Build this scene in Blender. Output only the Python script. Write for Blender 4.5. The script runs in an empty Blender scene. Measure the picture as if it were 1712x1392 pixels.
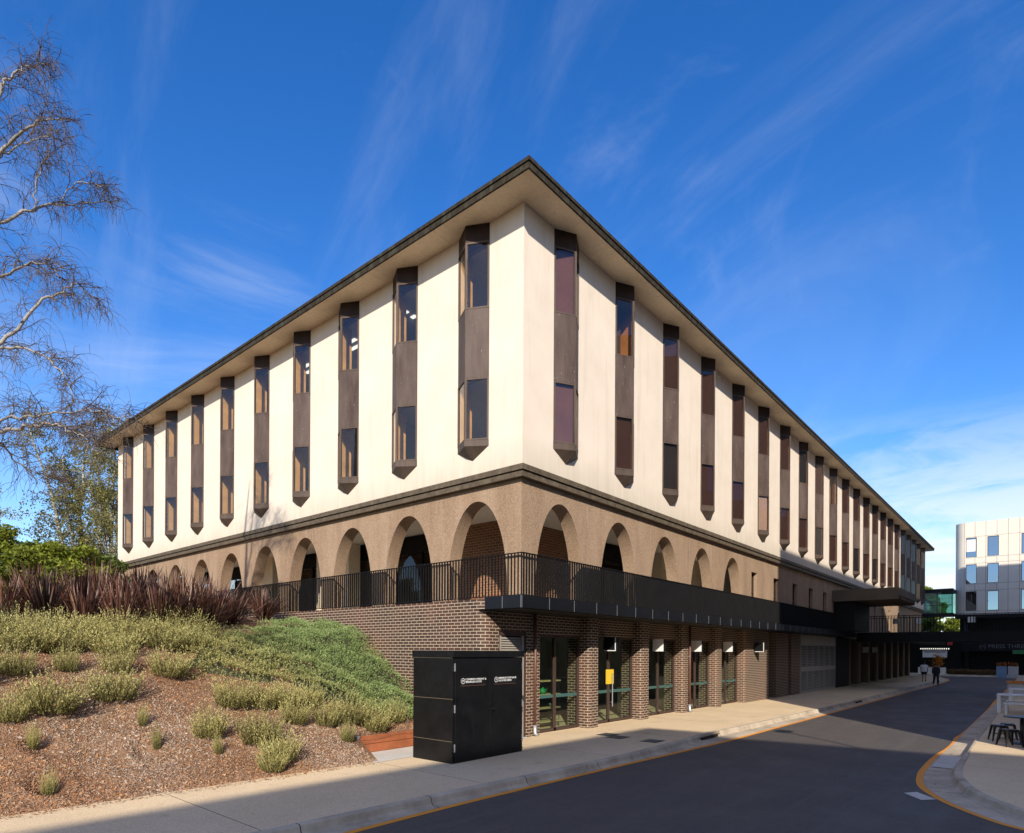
# Office block on a street corner - everything is real geometry, units are metres, the camera stands at the origin
SKY_STRENGTH, SUN_E, EXPOSURE, SKY_SAT = .112, 5.0, .29, 1.36
CLOUD_COL = (7.2, 7.6, 8.2, 1)
import bpy, bmesh, math, random
import numpy as np
from mathutils import Vector, Matrix
random.seed(7)
rng = np.random.default_rng(11)
sc = bpy.context.scene
col = sc.collection
R = math.radians
ZR, ZF = -2.60, -2.45          # road level, footpath level (camera height is 0)
SUN = Vector((-1.216, -1.0, 0.82)).normalized()

# ------------------------------------------------------------------ object helpers
def tag(o, label=None, cat=None, group=None, kind=None):
    if label: o['label'] = label
    if cat: o['category'] = cat
    if group: o['group'] = group
    if kind: o['kind'] = kind
    return o

def empty(name, loc, label=None, cat=None, group=None, rz=0):
    o = bpy.data.objects.new(name, None); col.objects.link(o)
    o.location = loc; o.rotation_euler = (0, 0, rz); o.empty_display_size = .3
    return tag(o, label, cat, group)

def wmat(o):
    m = Matrix.Translation(o.location) @ o.rotation_euler.to_matrix().to_4x4()
    return m if o.parent is None else wmat(o.parent) @ o.matrix_parent_inverse @ m

def link(name, me, mats, parent=None, world=True, origin=None, smooth=False):
    for m in (mats if isinstance(mats, (list, tuple)) else [mats]):
        me.materials.append(m)
    if smooth:
        me.polygons.foreach_set('use_smooth', [True]*len(me.polygons))
    o = bpy.data.objects.new(name, me); col.objects.link(o)
    if origin is not None:
        me.transform(Matrix.Translation(-Vector(origin))); o.location = origin
    if parent is not None:
        o.parent = parent
        if world: o.matrix_parent_inverse = wmat(parent).inverted()
    return o

def copy_tree(o, parent=None):
    c = o.copy(); col.objects.link(c)
    if parent is not None: c.parent = parent
    for ch in [x for x in bpy.data.objects if x.parent == o]:
        copy_tree(ch, c)
    return c

class MB:
    def __init__(s): s.v = []; s.f = []; s.m = []; s.uv = []; s.useuv = False; s.cm = 0
    def add(s, vs, fs, uvs=None):
        n = len(s.v); s.v += [tuple(p) for p in vs]
        for k, f in enumerate(fs):
            s.f.append(tuple(i+n for i in f)); s.m.append(s.cm)
            s.uv.append(uvs[k] if uvs else None)
        if uvs: s.useuv = True
        return s
    def quad(s, *p): return s.add(p, [tuple(range(len(p)))])
    def box(s, x0, x1, y0, y1, z0, z1):
        x0, x1 = min(x0, x1), max(x0, x1); y0, y1 = min(y0, y1), max(y0, y1); z0, z1 = min(z0, z1), max(z0, z1)
        return s.add([(x0,y0,z0),(x1,y0,z0),(x1,y1,z0),(x0,y1,z0),(x0,y0,z1),(x1,y0,z1),(x1,y1,z1),(x0,y1,z1)],
              [(0,3,2,1),(4,5,6,7),(0,1,5,4),(1,2,6,5),(2,3,7,6),(3,0,4,7)])
    def prism(s, pts, z0, z1):
        n = len(pts)
        s.add([(x,y,z0) for x,y in pts]+[(x,y,z1) for x,y in pts],
              [tuple(range(n-1,-1,-1)), tuple(range(n,2*n))]+[(i,(i+1)%n,n+(i+1)%n,n+i) for i in range(n)])
        return s
    def wall(s, path, z0, z1, u0=0.):      # extruded wall, uv in metres
        u = u0
        for a, b in zip(path[:-1], path[1:]):
            d = math.hypot(b[0]-a[0], b[1]-a[1])
            s.add([(a[0],a[1],z0),(b[0],b[1],z0),(b[0],b[1],z1),(a[0],a[1],z1)], [(0,1,2,3)],
                  [[(u,z0),(u+d,z0),(u+d,z1),(u,z1)]])
            u += d
        return s
    def tube(s, pts, rad, n=6, cap=True):
        pts = [Vector(p) for p in pts]
        if not isinstance(rad, (list, tuple)): rad = [rad]*len(pts)
        base = len(s.v); t = (pts[1]-pts[0]).normalized()
        up = Vector((0,0,1)) if abs(t.z) < .9 else Vector((1,0,0))
        a = t.cross(up).normalized()
        for i, p in enumerate(pts):
            t = (pts[min(i+1,len(pts)-1)]-pts[max(i-1,0)]).normalized()
            a = (a - t*a.dot(t)).normalized(); b = t.cross(a)
            for k in range(n):
                w = 2*math.pi*k/n
                s.v.append(tuple(p+(a*math.cos(w)+b*math.sin(w))*rad[i]))
        for i in range(len(pts)-1):
            for k in range(n):
                q = base+i*n
                s.f.append((q+k, q+(k+1)%n, q+n+(k+1)%n, q+n+k)); s.m.append(s.cm); s.uv.append(None)
        if cap:
            s.f.append(tuple(base+k for k in range(n-1,-1,-1))); s.m.append(s.cm); s.uv.append(None)
            q = base+(len(pts)-1)*n
            s.f.append(tuple(q+k for k in range(n))); s.m.append(s.cm); s.uv.append(None)
        return s
    def lathe(s, prof, c=(0,0,0), n=20):
        base = len(s.v)
        for r, z in prof:
            for k in range(n):
                w = 2*math.pi*k/n; s.v.append((c[0]+r*math.cos(w), c[1]+r*math.sin(w), c[2]+z))
        for i in range(len(prof)-1):
            for k in range(n):
                q = base+i*n
                s.f.append((q+k, q+(k+1)%n, q+n+(k+1)%n, q+n+k)); s.m.append(s.cm); s.uv.append(None)
        for e, rev in ((0,True),(len(prof)-1,False)):
            r = [base+e*n+k for k in range(n)]
            s.f.append(tuple(r[::-1] if rev else r)); s.m.append(s.cm); s.uv.append(None)
        return s
    def mesh(s, name):
        me = bpy.data.meshes.new(name); me.from_pydata(s.v, [], s.f)
        if any(s.m): me.polygons.foreach_set('material_index', s.m)
        if s.useuv:
            l = me.uv_layers.new(name='UVMap'); d = []
            for f, u in zip(s.f, s.uv):
                for k in range(len(f)): d += list(u[k]) if u else [s.v[f[k]][0]+s.v[f[k]][1], s.v[f[k]][2]]
            l.data.foreach_set('uv', d)
        me.update(); return me
    def build(s, name, mats, parent=None, **k):
        return link(name, s.mesh(name), mats, parent, **k)

def bevel(o, w=.01, seg=2):
    b = o.modifiers.new('bevel', 'BEVEL'); b.width = w; b.segments = seg; b.limit_method = 'ANGLE'
    return o

def arr_mesh(name, V, F, mats, parent=None, colors=None, **k):   # numpy quads / tris
    me = bpy.data.meshes.new(name)
    nv, nf, q = len(V), len(F), F.shape[1]
    me.vertices.add(nv); me.vertices.foreach_set('co', np.ascontiguousarray(V, dtype=np.float32).ravel())
    me.loops.add(nf*q); me.loops.foreach_set('vertex_index', np.ascontiguousarray(F, dtype=np.int32).ravel())
    me.polygons.add(nf); me.polygons.foreach_set('loop_start', np.arange(0, nf*q, q, dtype=np.int32))
    me.polygons.foreach_set('loop_total', np.full(nf, q, dtype=np.int32))
    me.update(calc_edges=True); me.validate()
    if colors is not None:
        a = me.color_attributes.new('tint', 'FLOAT_COLOR', 'POINT')
        a.data.foreach_set('color', np.ascontiguousarray(colors, dtype=np.float32).ravel())
    return link(name, me, mats, parent, **k)

# ------------------------------------------------------------------ materials
class NT:
    def __init__(s, name):
        s.m = bpy.data.materials.new(name); s.m.use_nodes = True; s.t = s.m.node_tree
        s.t.nodes.clear(); s.out = s.n('ShaderNodeOutputMaterial')
    def n(s, typ, **k):
        x = s.t.nodes.new(typ)
        for a, b in k.items():
            if a.startswith('_'): x.inputs[a[1:].replace('_', ' ')].default_value = b
            else: setattr(x, a, b)
        return x
    def l(s, a, b): s.t.links.new(a, b)
    def noise(s, scale, detail=4, rough=.55, vec=None, dist=0.):
        x = s.n('ShaderNodeTexNoise', _Scale=scale, _Detail=detail, _Roughness=rough, _Distortion=dist)
        if vec: s.l(vec, x.inputs['Vector'])
        return x.outputs['Fac']
    def ramp(s, fac, stops):
        r = s.n('ShaderNodeValToRGB'); e = r.color_ramp.elements
        while len(e) < len(stops): e.new(.5)
        for k, (p, c) in enumerate(stops):
            e[k].position = p; e[k].color = (*c, 1) if len(c) == 3 else c
        s.l(fac, r.inputs['Fac']); return r.outputs['Color']
    def mix(s, fac, a, b, blend='MIX'):
        x = s.n('ShaderNodeMix', data_type='RGBA', blend_type=blend)
        for i, v in ((0, fac), (6, a), (7, b)):
            if isinstance(v, (int, float)): x.inputs[i].default_value = v
            elif isinstance(v, tuple): x.inputs[i].default_value = (*v, 1)
            else: s.l(v, x.inputs[i])
        return x.outputs[2]
    def pos(s, obj=False, scale=None):
        o = s.n('ShaderNodeTexCoord').outputs['Object'] if obj else s.n('ShaderNodeNewGeometry').outputs['Position']
        if scale is None: return o
        m = s.n('ShaderNodeMapping'); m.inputs['Scale'].default_value = scale
        s.l(o, m.inputs['Vector']); return m.outputs['Vector']
    def bsdf(s, color, rough=.8, metal=0., bump=None, bstr=.3, bdist=.01, spec=.5, **k):
        b = s.n('ShaderNodeBsdfPrincipled', _Metallic=metal)
        b.inputs['Specular IOR Level'].default_value = spec
        if isinstance(rough, (int, float)): b.inputs['Roughness'].default_value = rough
        else: s.l(rough, b.inputs['Roughness'])
        if isinstance(color, tuple): b.inputs['Base Color'].default_value = (*color, 1)
        else: s.l(color, b.inputs['Base Color'])
        if bump is not None:
            q = s.n('ShaderNodeBump', _Strength=bstr, _Distance=bdist); s.l(bump, q.inputs['Height'])
            s.l(q.outputs['Normal'], b.inputs['Normal'])
        for a, v in k.items(): b.inputs[a.replace('_', ' ')].default_value = v
        s.l(b.outputs[0], s.out.inputs[0]); s.b = b
        return s.m

def plain(name, c, rough=.6, var=.12, scale=3., metal=0., obj=False, bstr=.15, bdist=.004, spec=.5):
    t = NT(name); p = t.pos(obj)
    f = t.noise(scale, 5, .6, p); g = t.noise(scale*14, 3, .6, p)
    lo = tuple(x*(1-var*1.4) for x in c); hi = tuple(min(1, x*(1+var)) for x in c)
    a = t.ramp(f, [(.3, lo), (.7, hi)])
    a = t.mix(.25, a, t.ramp(g, [(.35, tuple(x*.75 for x in c)), (.65, tuple(min(1, x*1.2) for x in c))]))
    return t.bsdf(a, rough, metal, g, bstr, bdist, spec)

M = {}
def brick(name, c1, c2, red, mortar):
    t = NT(name); uv = t.n('ShaderNodeTexCoord').outputs['UV']
    # gentle wobble so that courses are not ruler-straight
    b = t.n('ShaderNodeTexBrick', offset=.5, _Scale=1., _Mortar_Size=.0105, _Mortar_Smooth=.15, _Bias=-.1, _Brick_Width=.24, _Row_Height=.086)
    t.l(uv, b.inputs['Vector']); b.inputs['Color1'].default_value = (0,0,0,1); b.inputs['Color2'].default_value = (1,1,1,1); b.inputs['Mortar'].default_value = (.5,.5,.5,1)
    rnd = b.outputs['Color']
    bc = t.ramp(rnd, [(0., c1), (.55, c2), (.86, tuple(.5*(x+y) for x, y in zip(c1, c2))), (1., red)])
    n = t.noise(60, 4, .6, uv); bc = t.mix(.35, bc, t.ramp(n, [(.3, tuple(x*.5 for x in c1)), (.7, tuple(x*1.7 for x in c2))]))
    big = t.noise(.5, 4, .6, uv); bc = t.mix(t.ramp(big, [(.45, (0,0,0)), (.75, (.35,.35,.35))]), bc, tuple(x*1.5 for x in red))
    mo = t.mix(t.noise(9, 4, .6, uv), tuple(x*.8 for x in mortar), mortar)
    eff = t.ramp(t.noise(1.3, 5, .7, uv), [(.66, (0,0,0)), (.84, (.22,.22,.22))])
    c = t.mix(b.outputs['Fac'], bc, mo); c = t.mix(eff, c, (.42,.36,.32))
    h = t.mix(b.outputs['Fac'], (1,1,1), (0,0,0))
    return t.bsdf(c, .78, 0, h, .6, .008)
M['brick'] = brick('dark_brick', (.024,.014,.011), (.068,.034,.022), (.16,.052,.028), (.47,.375,.27))
M['brick_orange'] = brick('orange_brick', (.11,.045,.022), (.25,.11,.052), (.30,.11,.05), (.42,.29,.19))

t = NT('cream_render'); p = t.pos(); v = t.pos(scale=(3.2, 3.2, .22))
base = t.ramp(t.noise(.9, 5, .6, p), [(.3, (.73,.625,.51)), (.7, (.80,.70,.585))])
st = t.ramp(t.noise(1.4, 6, .65, v), [(.52, (0,0,0)), (.76, (.42,.42,.42))])
sep = t.n('ShaderNodeSeparateXYZ'); t.l(t.pos(), sep.inputs[0])
band = t.n('ShaderNodeMapRange'); t.l(sep.outputs['Z'], band.inputs['Value'])
band.inputs['From Min'].default_value = 5.5; band.inputs['From Max'].default_value = 4.7
low = t.n('ShaderNodeMath', operation='MULTIPLY'); t.l(band.outputs[0], low.inputs[0]); t.l(t.noise(1.7, 5, .6, v), low.inputs[1])
c = t.mix(st, base, (.56,.47,.37)); c = t.mix(low.outputs[0], c, (.50,.455,.345)); c = t.mix(t.ramp(t.noise(.35, 6, .7, p), [(.5, (0,0,0)), (.75, (.3,.3,.3))]), c, (.70,.56,.45)); c = t.mix(t.ramp(t.noise(2.6, 7, .75, t.pos(scale=(6, 6, .35))), [(.64, (0,0,0)), (.76, (.5,.5,.5))]), c, (.50,.42,.32))
g = t.noise(34, 4, .6, p)
M['cream'] = t.bsdf(c, .9, 0, g, .22, .006, spec=.2)

t = NT('exposed_aggregate'); p = t.pos()
vo = t.n('ShaderNodeTexVoronoi', _Scale=42.); t.l(p, vo.inputs['Vector'])
peb = t.ramp(vo.outputs['Color'], [(.1, (.17,.105,.062)), (.45, (.29,.19,.118)), (.7, (.37,.26,.17)), (.95, (.56,.45,.33))])
bigc = t.ramp(t.noise(.8, 5, .6, t.pos(scale=(1.5,1.5,.35))), [(.35, (.27,.18,.115)), (.7, (.42,.30,.205))])
c = t.mix(.62, peb, bigc)
vs = t.pos(scale=(5, 5, .25)); c = t.mix(t.ramp(t.noise(1.2, 5, .65, vs), [(.58, (0,0,0)), (.8, (.55,.55,.55))]), c, (.50,.44,.38))
c = t.mix(t.ramp(t.noise(1.0, 5, .65, t.pos(scale=(4,4,.3))), [(.6, (0,0,0)), (.85, (.5,.5,.5))]), c, (.14,.095,.06))
M['aggregate'] = t.bsdf(c, .9, 0, vo.outputs['Distance'], .5, .012, spec=.2)

M['soffit'] = plain('soffit_render', (.86,.71,.51), .85, .1, .7)
M['ceiling'] = plain('arcade_ceiling', (.84,.76,.64), .85, .06, .7)
t = NT('weathered_copper'); p = t.pos()
c = t.ramp(t.noise(2.2, 6, .7, t.pos(scale=(3,3,1.2))), [(.35, (.022,.017,.011)), (.55, (.048,.039,.026)), (.74, (.07,.085,.06)), (.88, (.16,.25,.20))])
M['copper'] = t.bsdf(c, .75, .0, t.noise(20, 4, .6, p), .3, .006, spec=.15)
t = NT('ledge_bronze'); p = t.pos()
c = t.ramp(t.noise(2.6, 6, .7, t.pos(scale=(2,2,2))), [(.3, (.065,.048,.030)), (.55, (.13,.098,.062)), (.74, (.18,.15,.10)), (.9, (.22,.27,.21))])
M['ledge'] = t.bsdf(c, .7, .1, t.noise(20, 4, .6, p), .3, .006)

def bronze(name, a, b, sp=.0):
    t = NT(name); o = t.n('ShaderNodeTexCoord').outputs['Object']
    m = t.n('ShaderNodeMapping'); m.inputs['Scale'].default_value = (2.2, 2.2, .5); t.l(t.pos(), m.inputs['Vector'])
    c = t.ramp(t.noise(1., 5, .65, m.outputs['Vector']), [(.3, a), (.7, b)])
    if sp:   # bird droppings / pale flecks
        f = t.ramp(t.noise(1., 3, .6, t.pos(scale=(26, 26, 9))), [(.69, (0,0,0)), (.73, (.8,.8,.8))])
        c = t.mix(f, c, (.5,.46,.42))
    return t.bsdf(c, .55, .1, t.noise(30, 3, .6, t.pos()), .1, .003, spec=.25)
M['bronze'] = bronze('bronze_frame', (.065,.045,.034), (.115,.085,.068))
M['bronze_dark'] = bronze('bronze_head', (.024,.013,.010), (.050,.027,.019))
M['spandrel'] = bronze('bronze_spandrel', (.052,.033,.026), (.125,.092,.078), .6)

def glass(name, tint, refl=1., rough=.01, base=.06):
    t = NT(name)
    tr = t.n('ShaderNodeBsdfTransparent'); tr.inputs[0].default_value = (*tint, 1)
    gl = t.n('ShaderNodeBsdfGlossy', _Roughness=rough); gl.inputs[0].default_value = (*refl, 1) if isinstance(refl, tuple) else (refl, refl, refl, 1)
    lw = t.n('ShaderNodeLayerWeight'); pw = t.n('ShaderNodeMath', operation='POWER'); t.l(lw.outputs['Facing'], pw.inputs[0]); pw.inputs[1].default_value = 5.
    fr = t.n('ShaderNodeMath', operation='MULTIPLY_ADD'); t.l(pw.outputs[0], fr.inputs[0]); fr.inputs[1].default_value = .92; fr.inputs[2].default_value = .045+base
    nz = t.n('ShaderNodeBump', _Strength=.02, _Distance=.02); t.l(t.noise(1.4, 2, .5, t.pos()), nz.inputs['Height'])
    t.l(nz.outputs[0], gl.inputs['Normal'])
    ad = t.n('ShaderNodeMath', operation='ADD', use_clamp=True); t.l(fr.outputs[0], ad.inputs[0]); ad.inputs[1].default_value = base
    mx = t.n('ShaderNodeMixShader'); t.l(ad.outputs[0], mx.inputs[0]); t.l(tr.outputs[0], mx.inputs[1]); t.l(gl.outputs[0], mx.inputs[2])
    t.l(mx.outputs[0], t.out.inputs[0]); return t.m
M['glass'] = glass('window_glass', (.84,.83,.80), 1., .01, .012)
M['glass_tint'] = glass('tinted_glass', (.60,.50,.47), .6, .02, .03)
M['glass_shop'] = glass('shop_glass', (.60,.70,.64), .9, .01, .0)
M['glass_teal'] = glass('bridge_glass', (.60,.78,.75), 1., .02, .05)
M['glass_blue'] = glass('blue_glass', (.10,.13,.18), (.24,.33,.45), .01, .45)

M['timber'] = plain('timber_lining', (.74,.42,.15), .55, .2, 2.2)
M['blind_plum'] = plain('plum_blind', (.105,.066,.052), .8, .12, 1.5)
M['blind_mauve'] = plain('mauve_blind', (.30,.19,.15), .8, .12, 1.5)
M['blind_white'] = plain('white_blind', (.86,.80,.66), .8, .05, 1.5)
M['blind_slate'] = plain('slate_blind', (.045,.055,.060), .7, .1, 1.5)
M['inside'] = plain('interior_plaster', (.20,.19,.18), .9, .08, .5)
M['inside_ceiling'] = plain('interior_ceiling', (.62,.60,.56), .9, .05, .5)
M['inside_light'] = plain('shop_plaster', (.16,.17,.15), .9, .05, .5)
t = NT('lamp_panel'); e = t.n('ShaderNodeEmission', _Strength=1.1); e.inputs[0].default_value = (1,.96,.88,1); t.l(e.outputs[0], t.out.inputs[0]); M['lamp'] = t.m
M['black'] = plain('black_metal', (.0095,.0095,.0105), .42, .25, 2.)
M['black_rail'] = plain('black_railing', (.007,.007,.008), .6, .25, 2., spec=.25)
M['panel'] = plain('charcoal_panel', (.008,.0085,.0105), .38, .18, .8, spec=.3)
t = NT('cabinet_black'); p = t.pos()
c = t.ramp(t.noise(1.6, 5, .7, p), [(.35, (.0045,.0045,.005)), (.7, (.009,.009,.0095))])
c = t.mix(t.ramp(t.noise(1., 6, .75, t.pos(scale=(14, 14, .7))), [(.60, (0,0,0)), (.76, (.35,.35,.35))]), c, (.045,.042,.038))
c = t.mix(t.ramp(t.noise(5, 6, .75, p), [(.66, (0,0,0)), (.75, (.5,.5,.5))]), c, (.05,.045,.04))
M['cab'] = t.bsdf(c, t.ramp(t.noise(3, 5, .7, p), [(.3, (.28,)*3), (.7, (.55,)*3)]), 0, t.noise(1.7, 2, .5, p), .12, .02, spec=.3)
M['brown_frame'] = plain('brown_frame', (.060,.036,.028), .5, .15, 3)
M['steel'] = plain('galvanised_steel', (.42,.43,.44), .45, .12, 5, .6)
M['white_paint'] = plain('white_paint', (.78,.77,.74), .5, .05, 3)
M['grey_paint'] = plain('grey_louvre', (.34,.30,.255), .6, .1, 2)
M['pipe'] = plain('downpipe_brown', (.13,.055,.035), .5, .15, 3)
M['edging'] = plain('red_timber', (.34,.105,.040), .75, .28, 3)
M['dark'] = plain('dark_cladding', (.006,.006,.007), .6, .2, 1., spec=.2)
M['canopy'] = plain('canopy_brown', (.115,.088,.06), .85, .15, 1.)
M['yellow'] = plain('yellow_notice', (.78,.52,.03), .6, .06, 8)
M['red'] = plain('red_paint', (.45,.03,.03), .6, .1, 4)
M['green'] = plain('green_paint', (.03,.16,.05), .6, .1, 4)
M['orange_timber'] = plain('orange_timber', (.62,.20,.03), .6, .15, 4)
M['planter_grey'] = plain('planter_grey', (.50,.49,.48), .7, .08, 3)
M['planter_blue'] = plain('planter_blue', (.22,.33,.48), .7, .08, 3)
M['soil'] = plain('dark_soil', (.035,.024,.018), .95, .3, 6)
M['leaf_green'] = plain('pot_plant_green', (.03,.28,.08), .5, .3, 9, obj=True)
M['shelf_wood'] = plain('shelf_wood', (.60,.47,.22), .6, .12, 4)
M['teal'] = plain('teal_strip', (.05,.12,.11), .5, .05, 4)
M['pink'] = plain('pink_banner', (.55,.05,.10), .6, .1, 4)
M['skin'] = plain('skin', (.36,.21,.15), .6, .1, 5, obj=True)
M['hair'] = plain('dark_hair', (.012,.009,.008), .6, .2, 9, obj=True)
M['shirt'] = plain('white_cotton', (.74,.74,.76), .85, .06, 5, obj=True)
M['cloth_dark'] = plain('dark_cloth', (.016,.017,.022), .9, .2, 5, obj=True)
M['denim'] = plain('dark_denim', (.022,.026,.042), .9, .2, 5, obj=True)

# ground
t = NT('asphalt'); p = t.pos()
c = t.ramp(t.noise(.55, 5, .6, p), [(.3, (.082,.070,.060)), (.7, (.108,.093,.080))])
c = t.mix(.5, c, t.ramp(t.noise(160, 3, .7, p), [(.3, (.040,.034,.030)), (.55, (.092,.079,.068)), (.8, (.24,.207,.18))]))
c = t.mix(.35, c, t.ramp(t.noise(14, 5, .75, p), [(.3, (.045,.039,.034)), (.7, (.15,.13,.112))]))
tyre = t.noise(.8, 5, .65, t.pos(scale=(.25, 3.2, 1)))
c = t.mix(t.ramp(tyre, [(.48, (0,0,0)), (.72, (.6,.6,.6))]), c, (.128,.111,.096)); c = t.mix(t.ramp(t.noise(1.9, 6, .75, p), [(.66, (0,0,0)), (.76, (.6,.6,.6))]), c, (.055,.046,.040))
rg = t.ramp(t.noise(.7, 4, .6, p), [(.3, (.62,)*3), (.7, (.85,)*3)])
M['asphalt'] = t.bsdf(c, rg, 0, t.noise(190, 3, .7, p), .5, .006, spec=.35)

t = NT('footpath_aggregate'); p = t.pos()
vo = t.n('ShaderNodeTexVoronoi', _Scale=95.); t.l(p, vo.inputs['Vector'])
c = t.ramp(t.noise(.7, 6, .65, p), [(.3, (.66,.49,.285)), (.7, (.82,.625,.385))])
c = t.mix(.42, c, t.ramp(vo.outputs['Color'], [(.1, (.34,.235,.14)), (.5, (.75,.575,.36)), (.9, (.95,.80,.57))]))
c = t.mix(t.ramp(t.noise(1.6, 6, .72, p), [(.58, (0,0,0)), (.74, (.5,.5,.5))]), c, (.30,.215,.14))
sp = t.n('ShaderNodeSeparateXYZ'); t.l(p, sp.inputs[0])
jm = t.n('ShaderNodeMath', operation='PINGPONG'); t.l(sp.outputs['X'], jm.inputs[0]); jm.inputs[1].default_value = 2.1
jl = t.n('ShaderNodeMath', operation='LESS_THAN'); t.l(jm.outputs[0], jl.inputs[0]); jl.inputs[1].default_value = .007
c = t.mix(jl.outputs[0], c, (.06,.05,.04))
M['path'] = t.bsdf(c, .85, 0, vo.outputs['Distance'], .35, .004, spec=.25)

t = NT('kerb_concrete'); p = t.pos()
c = t.ramp(t.noise(1.3, 6, .7, p), [(.3, (.32,.255,.18)), (.55, (.53,.44,.325)), (.75, (.68,.58,.45))])
c = t.mix(t.ramp(t.noise(1.1, 6, .75, t.pos(scale=(1.5, 4, 3))), [(.6, (0,0,0)), (.72, (.75,.75,.75))]), c, (.09,.075,.06))
sp = t.n('ShaderNodeSeparateXYZ'); t.l(p, sp.inputs[0])
jm = t.n('ShaderNodeMath', operation='PINGPONG'); t.l(sp.outputs['X'], jm.inputs[0]); jm.inputs[1].default_value = 1.17
jl = t.n('ShaderNodeMath', operation='LESS_THAN'); t.l(jm.outputs[0], jl.inputs[0]); jl.inputs[1].default_value = .008
c = t.mix(jl.outputs[0], c, (.045,.04,.035))
M['kerb'] = t.bsdf(c, .85, 0, t.noise(60, 4, .6, p), .3, .004, spec=.25)
t = NT('worn_orange_line'); p = t.pos()
c = t.mix(t.ramp(t.noise(9, 5, .7, p), [(.66, (0,0,0)), (.80, (1,1,1))]), (.80,.30,.020), (.25,.13,.06))
M['line'] = t.bsdf(c, .75, 0, t.noise(120, 3, .6, p), .3, .004)
M['concrete'] = plain('pale_concrete', (.60,.56,.49), .9, .1, 1.5)
M['cover'] = plain('pit_cover_metal', (.12,.14,.14), .5, .25, 6, .3)

t = NT('bark_mulch'); p = t.pos()
c1 = t.ramp(t.noise(.75, 5, .62, p), [(.36, (.22,.115,.055)), (.52, (.27,.16,.088)), (.68, (.31,.235,.17))])
vo = t.n('ShaderNodeTexVoronoi', _Scale=38.); t.l(t.pos(scale=(1,1,1)), vo.inputs['Vector'])
c = t.mix(.6, c1, t.ramp(vo.outputs['Color'], [(.1, (.10,.05,.03)), (.45, (.24,.12,.065)), (.75, (.33,.21,.14)), (.95, (.46,.37,.30))]))
M['mulch'] = t.bsdf(c, .95, 0, vo.outputs['Distance'], 1., .03, spec=.15)

def tinted(name, rough=.7, trans=0., spec=.3, obj=False):
    t = NT(name); a = t.n('ShaderNodeAttribute', attribute_name='tint')
    oi = t.n('ShaderNodeObjectInfo')
    hs = t.n('ShaderNodeHueSaturation'); t.l(a.outputs['Color'], hs.inputs['Color'])
    mr = t.n('ShaderNodeMapRange'); t.l(oi.outputs['Random'], mr.inputs['Value']); mr.inputs['To Min'].default_value = .82; mr.inputs['To Max'].default_value = 1.15
    t.l(mr.outputs[0], hs.inputs['Value'])
    m = t.bsdf(hs.outputs[0], rough, spec=spec)
    if trans:
        tl = t.n('ShaderNodeBsdfTranslucent'); t.l(hs.outputs[0], tl.inputs[0])
        mx = t.n('ShaderNodeMixShader'); mx.inputs[0].default_value = trans
        t.l(t.b.outputs[0], mx.inputs[1]); t.l(tl.outputs[0], mx.inputs[2]); t.l(mx.outputs[0], t.out.inputs[0])
    return m
M['foliage'] = tinted('foliage', .6, .42)
M['chips'] = tinted('wood_chip', .9, 0, .15)
M['flax'] = tinted('flax_leaf', .38, .1, .5)
t = NT('birch_bark'); p = t.pos(True)
c = t.ramp(t.noise(1.5, 5, .7, t.pos(True, (3,3,9))), [(.38, (.06,.055,.05)), (.52, (.36,.34,.30)), (.75, (.62,.60,.55))])
M['birch'] = t.bsdf(c, .8, 0, t.noise(25, 4, .6, p), .4, .01)
M['bark'] = plain('grey_bark', (.22,.19,.165), .85, .3, 5, obj=True)
M['twig'] = plain('purple_twig', (.11,.08,.065), .8, .25, 5, obj=True)
M['branch'] = plain('pale_branch', (.30,.275,.245), .8, .35, 4, obj=True)
# ================================================================== OFFICE BUILDING
XW, YW, XE, YE = 12.0, 9.934, 81.0, 39.06
ZL0, ZL1, ZT = 4.40, 4.70, 11.27
OV = .835
XA, YA, TA = 12.15, 10.09, .45
ZD = 1.39                                   # deck
LC = [1.74+2.85*i for i in range(10)]       # window axes, distance from the corner
RC = [1.85+3.115*i for i in range(22)]
office = empty('office_building', (XW, YW, ZR), 'long cream rendered office block with bronze windows over a brown arcade and brick base', 'building')
def P(side, u, d, z): return (XW+d, YW+u, z) if side == 'L' else (XW+u, YW+d, z)
def sbx(mb, side, u0, u1, d0, d1, z0, z1):
    a, b = P(side, u0, d0, z0), P(side, u1, d1, z1)
    mb.box(a[0], b[0], a[1], b[1], z0, z1)

mb = MB()
for side, cs, end in (('L', LC, YE-YW), ('R', RC, XE-XW)):
    u = 0 if side == 'L' else .35
    for c in cs:
        sbx(mb, side, u, c-.56, 0, .35, ZL1, ZT+.03)
        sbx(mb, side, c-.56, c+.56, 0, .35, ZL1, 5.46)
        u = c+.56
    sbx(mb, side, u, end, 0, .35, ZL1, ZT+.03)
mb.box(XW+.35, XE, YE-.3, YE, ZL1, ZT+.03); mb.box(XE-.3, XE, YW+.35, YE-.3, ZL1, ZT+.03)
mb.build('upper_wall', M['cream'], office)
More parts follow.
